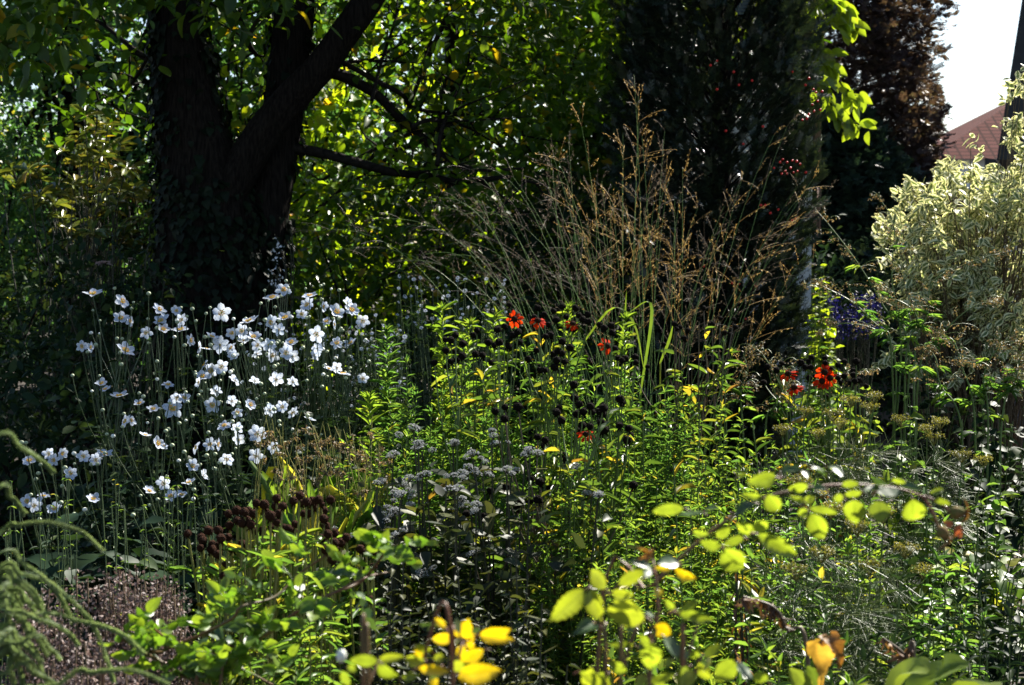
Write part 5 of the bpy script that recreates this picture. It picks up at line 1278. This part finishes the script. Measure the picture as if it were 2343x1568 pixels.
lfA = [(960,190,780,230,110,'b'),(980,180,850,225,50,'g'),(1000,150,1130,120,40,'g'),(1130,150,1180,190,60,'g'),(1200,130,1310,170,60,'g'),(1310,120,1430,170,50,'g'),(1180,240,1040,280,70,'b'),(900,310,980,425,120,'b'),(870,330,740,310,50,'b'),(1410,240,1530,230,50,'b'),(1650,290,1830,300,60,'g'),(1800,260,1940,270,50,'g'),(1490,345,1510,495,150,'b'),(1670,350,1660,500,150,'b'),(1890,340,1900,495,160,'b'),(1180,420,1110,440,70,'b'),(1190,400,1390,430,50,'b'),(1200,440,1290,625,140,'b'),(820,560,690,510,110,'b'),(800,560,910,490,90,'b'),(740,600,600,650,60,'b'),(840,580,1120,740,120,'b'),(590,660,450,640,80,'b'),(600,680,740,835,170,'b'),(560,600,650,520,80,'b'),(330,400,120,420,80,'b'),(460,430,310,450,50,'g'),(480,410,580,390,40,'g'),(1150,350,1060,320,50,'b'),(1150,360,1230,330,60,'b'),(1420,330,1350,330,60,'b'),(1430,310,1560,290,50,'b'),(1300,270,1200,265,50,'g'),(1560,290,1700,250,50,'d'),(1640,240,1700,215,40,'g'),(1750,210,1850,220,40,'b'),(820,370,680,450,50,'d'),(2010,300,2110,270,40,'b'),(2040,340,2150,370,40,'b'),(400,560,500,580,50,'b'),(700,180,760,170,30,'b')]
rA = rose('rose branch reaching right over the bed, round leaflets and two withered hips at its end', 1.6, lfA, [[(-250, 1300), (100, 950), (330, 720), (560, 530), (860, 340), (1200, 260), (1500, 240), (1800, 270), (1960, 320)]], cA)
def hip(root, u, v, Y, d):
    g = Geo(); v_, f_ = ICO2; q_ = face_rot(d); Mx = np.array(q_)
    body = v_ * np.array([.0072, .0072, .0095]); body[:, :2] *= (1 - .25 * (body[:, 2:3] / .0095))
    c = P(u, v, Y); g.add(body @ Mx.T + c, t=f_)
    o = part('hip', g, M['hip'], root)
    s = Geo(); k = 7; th = np.arange(k) * .9; ax = np.stack([np.cos(th) * .9, np.sin(th) * .9, .5 + N(k) * .4], -1) @ Mx.T
    leaves(s, HANG, np.tile(c + np.asarray(d) / np.linalg.norm(d) * .009, (k, 1)), ax, d, U(.007, .013, k), .4); part('dry_sepals', s, M['brownleaf'], o)
    st = Geo(); e = P(*cA(1960, 320), Y); tubes(st, bez(e, (e + c) / 2 + [0, 0, .006], c - np.asarray(d) / np.linalg.norm(d) * .008, 8), .0017, 6); part('hip_stalk', st, M['redstem'], o)
hip(rA, *cA(2200, 430), 1.72, (1, -.3, .1)); hip(rA, *cA(2100, 570), 1.72, (.6, -.4, -.7))
g = Geo()
for x0, y0, x1, y1, w in ((2100, 490, 2170, 520, 50), (2220, 500, 2190, 590, 50), (2190, 570, 2230, 600, 40)):
    a, b = P(*cA(x0, y0), 1.71), P(*cA(x1, y1), 1.71); leaves(g, OBOV, a[None], (b - a)[None], np.array([[0, -1, .3]]), np.linalg.norm(b - a), .7)
part('red_petals', g, M['dryred'], rA)
cB = lambda x, y: ((1950 + x / 2.466) / 1.653, (2050 + y / 2.466) / 1.653)
lfB = [(640,450,330,740,200,'o'),(700,440,790,740,180,'o'),(840,430,690,260,160,'o'),(960,400,1200,260,130,'o'),(900,470,1100,500,120,'o'),(1200,700,850,640,240,'o'),(1150,650,900,560,160,'o'),(1210,700,940,690,80,'g'),(1290,700,1210,650,50,'g'),(780,790,520,850,70,'d'),(1480,240,1680,360,100,'y'),(1460,240,1310,250,70,'y'),(1510,190,1330,190,60,'g'),(1270,260,1070,150,60,'g'),(1200,330,1260,250,60,'g'),(1320,520,1340,430,90,'y'),(1290,790,1440,850,150,'y'),(1380,880,1560,1110,80,'g'),(1270,940,1250,1150,210,'b'),(1250,930,1140,890,100,'b'),(1100,960,860,950,60,'b'),(1500,650,1860,740,110,'b'),(1480,620,1390,540,70,'b'),(1540,640,1700,540,80,'b'),(1700,980,1640,1100,100,'b'),(1750,1050,1920,960,110,'b'),(1560,1000,1600,1090,90,'d'),(2050,1110,1860,1290,200,'b'),(2060,1120,2190,1290,150,'g'),(2343,1290,2200,1220,120,'b'),(900,1330,600,1230,130,'o'),(1480,1240,1200,1300,80,'b'),(1450,1090,1380,1170,80,'b'),(1720,1090,1760,1120,60,'g'),(600,1210,900,1260,60,'b')]
for _ in range(10):
    x_, y_ = rng.uniform(560, 1800), rng.uniform(860, 1320); a_ = rng.uniform(-.5, 3.6); l_ = rng.uniform(110, 230)
    lfB.append((x_, y_, x_ + l_ * math.cos(a_), y_ + l_ * math.sin(a_), l_ * .62, rng.choice(['b', 'b', 'o', 'g'])))
for _ in range(3):
    x_, y_ = rng.uniform(650, 1300), rng.uniform(330, 760); a_ = rng.uniform(-.5, 3.6); l_ = rng.uniform(110, 230)
    lfB.append((x_, y_, x_ + l_ * math.cos(a_), y_ + l_ * math.sin(a_), l_ * .62, rng.choice(['o', 'o', 'y', 'g'])))
rB = rose('rose with olive and orange tinged leaflets on an upright stem, low centre', 1.5, lfB, [[(1240, 1500), (1250, 1337), (1280, 950), (1330, 640), (1300, 300), (1270, 140)], [(1540, 1500), (1560, 1200), (1640, 960), (1700, 750)], [(980, 1500), (1000, 1200), (1100, 850), (1180, 720)], [(840, 1500), (840, 1200), (845, 950)]], cB)
gh = Geo(); leaves(gh, HANG, np.tile(P(*cB(1240, 120), 1.5), (9, 1)), N(9, 3) + [0, 0, .6], N(9, 3), U(.006, .011, 9), .5); part('withered_bud', gh, M['wither'], rB)
cC = lambda x, y: ((1200 + x / 2.603) / 1.653, (2250 + y / 2.603) / 1.653)
lfC = [(1250,320,1020,280,80,'g'),(1260,320,1150,230,80,'y'),(1400,380,1350,230,110,'g'),(1450,420,1480,260,210,'y'),(1600,400,1900,350,170,'y'),(1600,390,1940,450,100,'y'),(1350,400,1110,460,120,'y'),(1640,540,1340,700,150,'y'),(1400,780,1800,760,210,'y'),(1400,770,1510,860,120,'y'),(1000,720,1300,760,110,'y'),(1050,640,850,640,130,'o'),(1130,560,960,500,100,'o'),(590,650,320,640,120,'b'),(610,640,850,610,100,'o'),(610,660,790,860,160,'b'),(1150,640,1250,600,90,'o'),(840,810,1000,790,90,'b'),(1500,430,1530,560,90,'y'),(1560,300,1530,390,80,'g'),(300,700,390,750,80,'b'),(230,760,330,890,110,'b'),(1450,500,1380,600,100,'y')]
for _ in range(5):
    x_, y_ = rng.uniform(850, 1650), rng.uniform(420, 860); a_ = rng.uniform(-.6, 3.7); l_ = rng.uniform(120, 230)
    lfC.append((x_, y_, x_ + l_ * math.cos(a_), y_ + l_ * math.sin(a_), l_ * .62, rng.choice(['y', 'y', 'o', 'b'])))
rC = rose('rose with bright yellow leaflets at the bottom edge', 1.42, lfC, [[(1320, 1100), (1330, 890), (1400, 560), (1450, 420)], [(500, 1100), (520, 850), (600, 660)], [(450, 1000), (500, 800), (450, 680)], [(1330, 890), (1000, 700), (860, 620)]], cC)
gh = Geo(); blobs(gh, [P(*cC(235, 600), 1.4)], .0062, 2, (.8, .8, 1.1)); part('bud', gh, M['budw'], rC)
# left rose with pinnate leaves along arching canes
cD = lambda x, y: ((500 + x / 2.13) / 1.653, (2050 + y / 2.13) / 1.653)
canes = [[(-250, 1200), (200, 900), (500, 770), (800, 620), (880, 520), (1150, 440), (1350, 250), (1560, 110)], [(500, 1300), (800, 980), (1000, 800), (1300, 580), (1640, 400), (1900, 280), (2080, 240)], [(100, 900), (210, 950), (420, 1090), (640, 1160)], [(700, 950), (880, 1020), (1130, 1150)], [(150, 880), (260, 870), (250, 770), (180, 700)], [(700, 1300), (900, 880), (1100, 740), (1180, 690)], [(1640, 400), (1850, 310), (2050, 70), (2150, 20)]]
Yd = 2.15
c = P(*cD(500, 1300), Yd); rD = thing('rose_bush', 'rose with many small green leaflets on red canes at lower left', 'rose', (c[0], Yd, 0), 'out of focus roses in front')
gs, g, gd = Geo(), Geo(), Geo()
for s in canes:
    q_ = np.array([P(*cD(x, y), Yd + .04 * math.sin(i * 1.3)) for i, (x, y) in enumerate(s)])
    q_ = spline(np.concatenate([[np.array([c[0] + (q_[0, 0] - c[0]) * .5, Yd, -.02])], q_]) if s[0][1] > 1100 else q_, 44); tubes(gs, q_, np.linspace(.003, .0014, 44), 6)
    for j in range(8, 44, 4):
        d = nrm(N(3) * np.array([1, .6, .6]) + [0, 0, .35]); Lr = rng.uniform(.04, .065); e = q_[j] + d * Lr
        g = Geo(); br = bez(q_[j], q_[j] + d * Lr * .5 + [0, 0, .008], e - [0, 0, .006], 8); tubes(g, br, .0008, 5)
        side = nrm(np.cross(d, [0, .3, 1.]))
        for ii, sg in ((2, -1), (2, 1), (4, -1), (4, 1), (6, -1), (6, 1), (7, 0)):
            ax = side * sg + d * (.5 if sg else 1) + [0, 0, -.15]
            up = nrm(np.array([-.15, -.9, .3]) + N(3) * .5)
            leaves(g, ROSE, br[0, ii][None], ax[None], up[None], rng.uniform(.018, .03), .58)
        part('leaf', g, M['rosedark' if rng.uniform() < .13 else 'rosegreen'], rD, uv=True)
part('canes', gs, M['redstem'], rD)

# ------------------------------------------------------------------ arching bristly shoots, lower left corner
c3b = lambda x, y: (x / 1.581 / 1.653, (1600 + y / 1.581) / 1.653)
arch = [[(-40,90),(130,150),(240,220),(310,285)],[(-40,410),(60,440),(140,530)],[(-30,680),(120,610),(300,595),(480,650),(610,760)],[(-20,790),(150,850),(330,980),(500,1130),(580,1260),(650,1440),(675,1540)],[(-20,880),(120,900),(280,950),(370,1060),(430,1180)],[(-20,910),(100,950),(200,1040),(270,1160)],[(-20,1170),(250,1180),(400,1250),(460,1320)],[(130,1180),(500,1190),(720,1260),(850,1370)],[(60,1480),(200,1490),(350,1568)],[(380,1540),(560,1490),(800,1480),(1000,1560)],[(-20,1050),(100,1150),(200,1250),(280,1380)],[(-20,1250),(100,1300),(220,1400),(250,1480)],[(0,1400),(60,1480),(90,1580)],[(150,1300),(300,1350),(360,1410)],[(-30,1000),(80,1060),(130,1160),(170,1260)],[(-30,1330),(60,1380),(120,1480),(140,1580)],[(-30,1130),(60,1200),(100,1300),(130,1420)]]
Ya = 1.75
for i in range(12):
    x0, y0 = rng.uniform(-60, 30), rng.uniform(880, 1480); L_ = rng.uniform(120, 330)
    arch.append([(x0, y0), (x0 + L_ * .45, y0 + 20 + rng.normal() * 15), (x0 + L_ * .8, y0 + L_ * .3), (x0 + L_, y0 + L_ * .62)])
root = thing('arching_plant', 'pale green plant of arching bristly shoots at the lower left corner', 'plant', (P(-150, 1700, Ya)[0], Ya, 0))
bx = np.array(root.location)
for s in arch:
    q_ = np.array([P(*c3b(x, y), Ya + .03 * i + rng.normal() * .03) for i, (x, y) in enumerate(s)])
    q0 = q_[0]; foot = np.array([bx[0] - .02, Ya, -.02]); via = np.array([min(q0[0] - .12, bx[0] + .05), Ya, max(.2, q0[2] - .12)])
    p_ = spline(np.concatenate([[foot, via], q_]), 70)
    g = Geo(); tubes(g, p_, np.concatenate([np.linspace(.0011, .001, 60), np.linspace(.001, .0005, 10)]), 6)
    k = 2300; j = U(20, 69, k); i = j.astype(int); i = np.minimum(i, 68); f = (j - i)[:, None]; pos = p_[i] * (1 - f) + p_[i + 1] * f
    T = nrm(p_[i + 1] - p_[i]); d = nrm(np.cross(T, N(k, 3)))
    leaves(g, TINY[:1], pos, d * .8 + T, d, U(.003, .0068, k), .13)
    part('shoot', g, M['feather'], root)

# ------------------------------------------------------------------ hosta, bottom right
def big_leaf(g, pts, wid, up, Y, curl=.2, n=14, m=8, seed=0, crumple=.6, prof=None):
    q_ = spline([P(u, v, Y + dy) for u, v, dy in pts], n)
    T = nrm(np.gradient(q_, axis=0)); S = nrm(np.cross(T, up)); Nn = np.cross(S, T)
    w = wid * Y / F * np.sin(np.pi * np.linspace(.06, .97, n) ** .75) ** .7
    if prof is not None: w = wid * Y / F * np.interp(np.linspace(0, 1, n), np.linspace(0, 1, len(prof)), prof)
    vs = []
    for j in range(m + 1):
        s = j / m * 2 - 1
        vs.append(q_ + S * (s * w * .5)[:, None] + Nn * (curl * s * s * w * .5 + .04 * w * np.sin(np.arange(n) * 1.3 + 5 * s + seed) * abs(s) + .012 * w * np.cos(s * 16))[:, None])
    vs = np.stack(vs, 1) + crumple * Y / F * N(n, m + 1, 3); idx = np.arange(n * (m + 1)).reshape(n, m + 1)
    g.add(vs, np.stack([idx[:-1, :-1], idx[:-1, 1:], idx[1:, 1:], idx[1:, :-1]], -1))
    return q_
root = thing('hosta', 'hosta with one upright withered orange leaf at the bottom edge', 'plant', (P(1880, 1560, 2.0)[0], 2.0, 0))
g = Geo(); big_leaf(g, [(1872, 1620, 0), (1878, 1560, 0), (1882, 1515, .01), (1878, 1480, 0), (1880, 1462, -.02)], 66, np.array([-.2, -1, .1]), 2.0, .35, n=20, crumple=1.6, prof=[.12, .14, .2, .35, .6, .85, 1.0, 1.0, .75]); wl = part('withered_leaf', g, M['hostayel'], root)
g = Geo(); big_leaf(g, [(1872, 1464, -.02), (1893, 1462, -.035), (1909, 1478, -.04), (1917, 1503, -.03), (1922, 1530, -.02)], 46, np.array([.5, -.8, .3]), 2.0, .5, n=18, crumple=2.2, prof=[.5, .8, .85, 1.0, .8, .6, .45, .12]); part('dry_flap', g, M['wither'], wl)
g = Geo()
for k_, (pts, w, up) in enumerate((([(1850, 1640, 0), (1830, 1570, 0), (1805, 1530, -.02)], 60, (0, -1, .4)), ([(1860, 1640, 0), (1855, 1560, .01), (1845, 1525, 0)], 50, (.3, -1, .3)), ([(1900, 1640, 0), (1950, 1590, 0), (1985, 1560, -.03)], 60, (0, -.4, 1)))):
    big_leaf(g, pts, w, np.array(up, float), 2.0, .3, seed=k_)
part('leaf', g, M['hosta'], root)
gs = Geo(); b = np.tile([P(1880, 1560, 2.0)[0], 2.0, -.02], (4, 1)); e = np.array([P(1880, 1600, 2), P(1850, 1640, 2), P(1860, 1640, 2), P(1900, 1640, 2)]); tubes(gs, bez(b, (b + e) / 2, e, 5), .004, 6); part('stems', gs, M['yelstem'], root)
root = thing('hosta', 'hosta with broad curled green leaves at the lower right edge', 'plant', (P(2130, 1560, 2.1)[0], 2.1, 0))
g = Geo()
for k_, (pts, w, up) in enumerate((([(2090, 1660, 0), (2060, 1580, 0), (2090, 1535, -.03), (2120, 1540, -.06)], 110, (-.2, -.5, 1)), ([(2120, 1660, 0), (2130, 1580, .02), (2160, 1535, 0), (2215, 1522, -.02)], 120, (0, -.5, 1)), ([(2140, 1660, 0), (2200, 1590, 0), (2250, 1570, -.04), (2275, 1590, -.08)], 100, (.2, -.4, 1)), ([(2060, 1660, 0), (2000, 1590, 0), (1960, 1575, -.03)], 50, (0, -.5, 1)))):
    big_leaf(g, pts, w, np.array(up, float), 2.1, .3, seed=k_ + 5)
part('leaf', g, M['hosta'], root)
gs = Geo(); b = np.tile([P(2130, 1560, 2.1)[0], 2.1, -.02], (4, 1)); e = np.array([P(u, 1660, 2.1) for u in (2090, 2120, 2140, 2060)]); tubes(gs, bez(b, (b + e) / 2, e, 5), .004, 6); part('stems', gs, M['yelstem'], root)
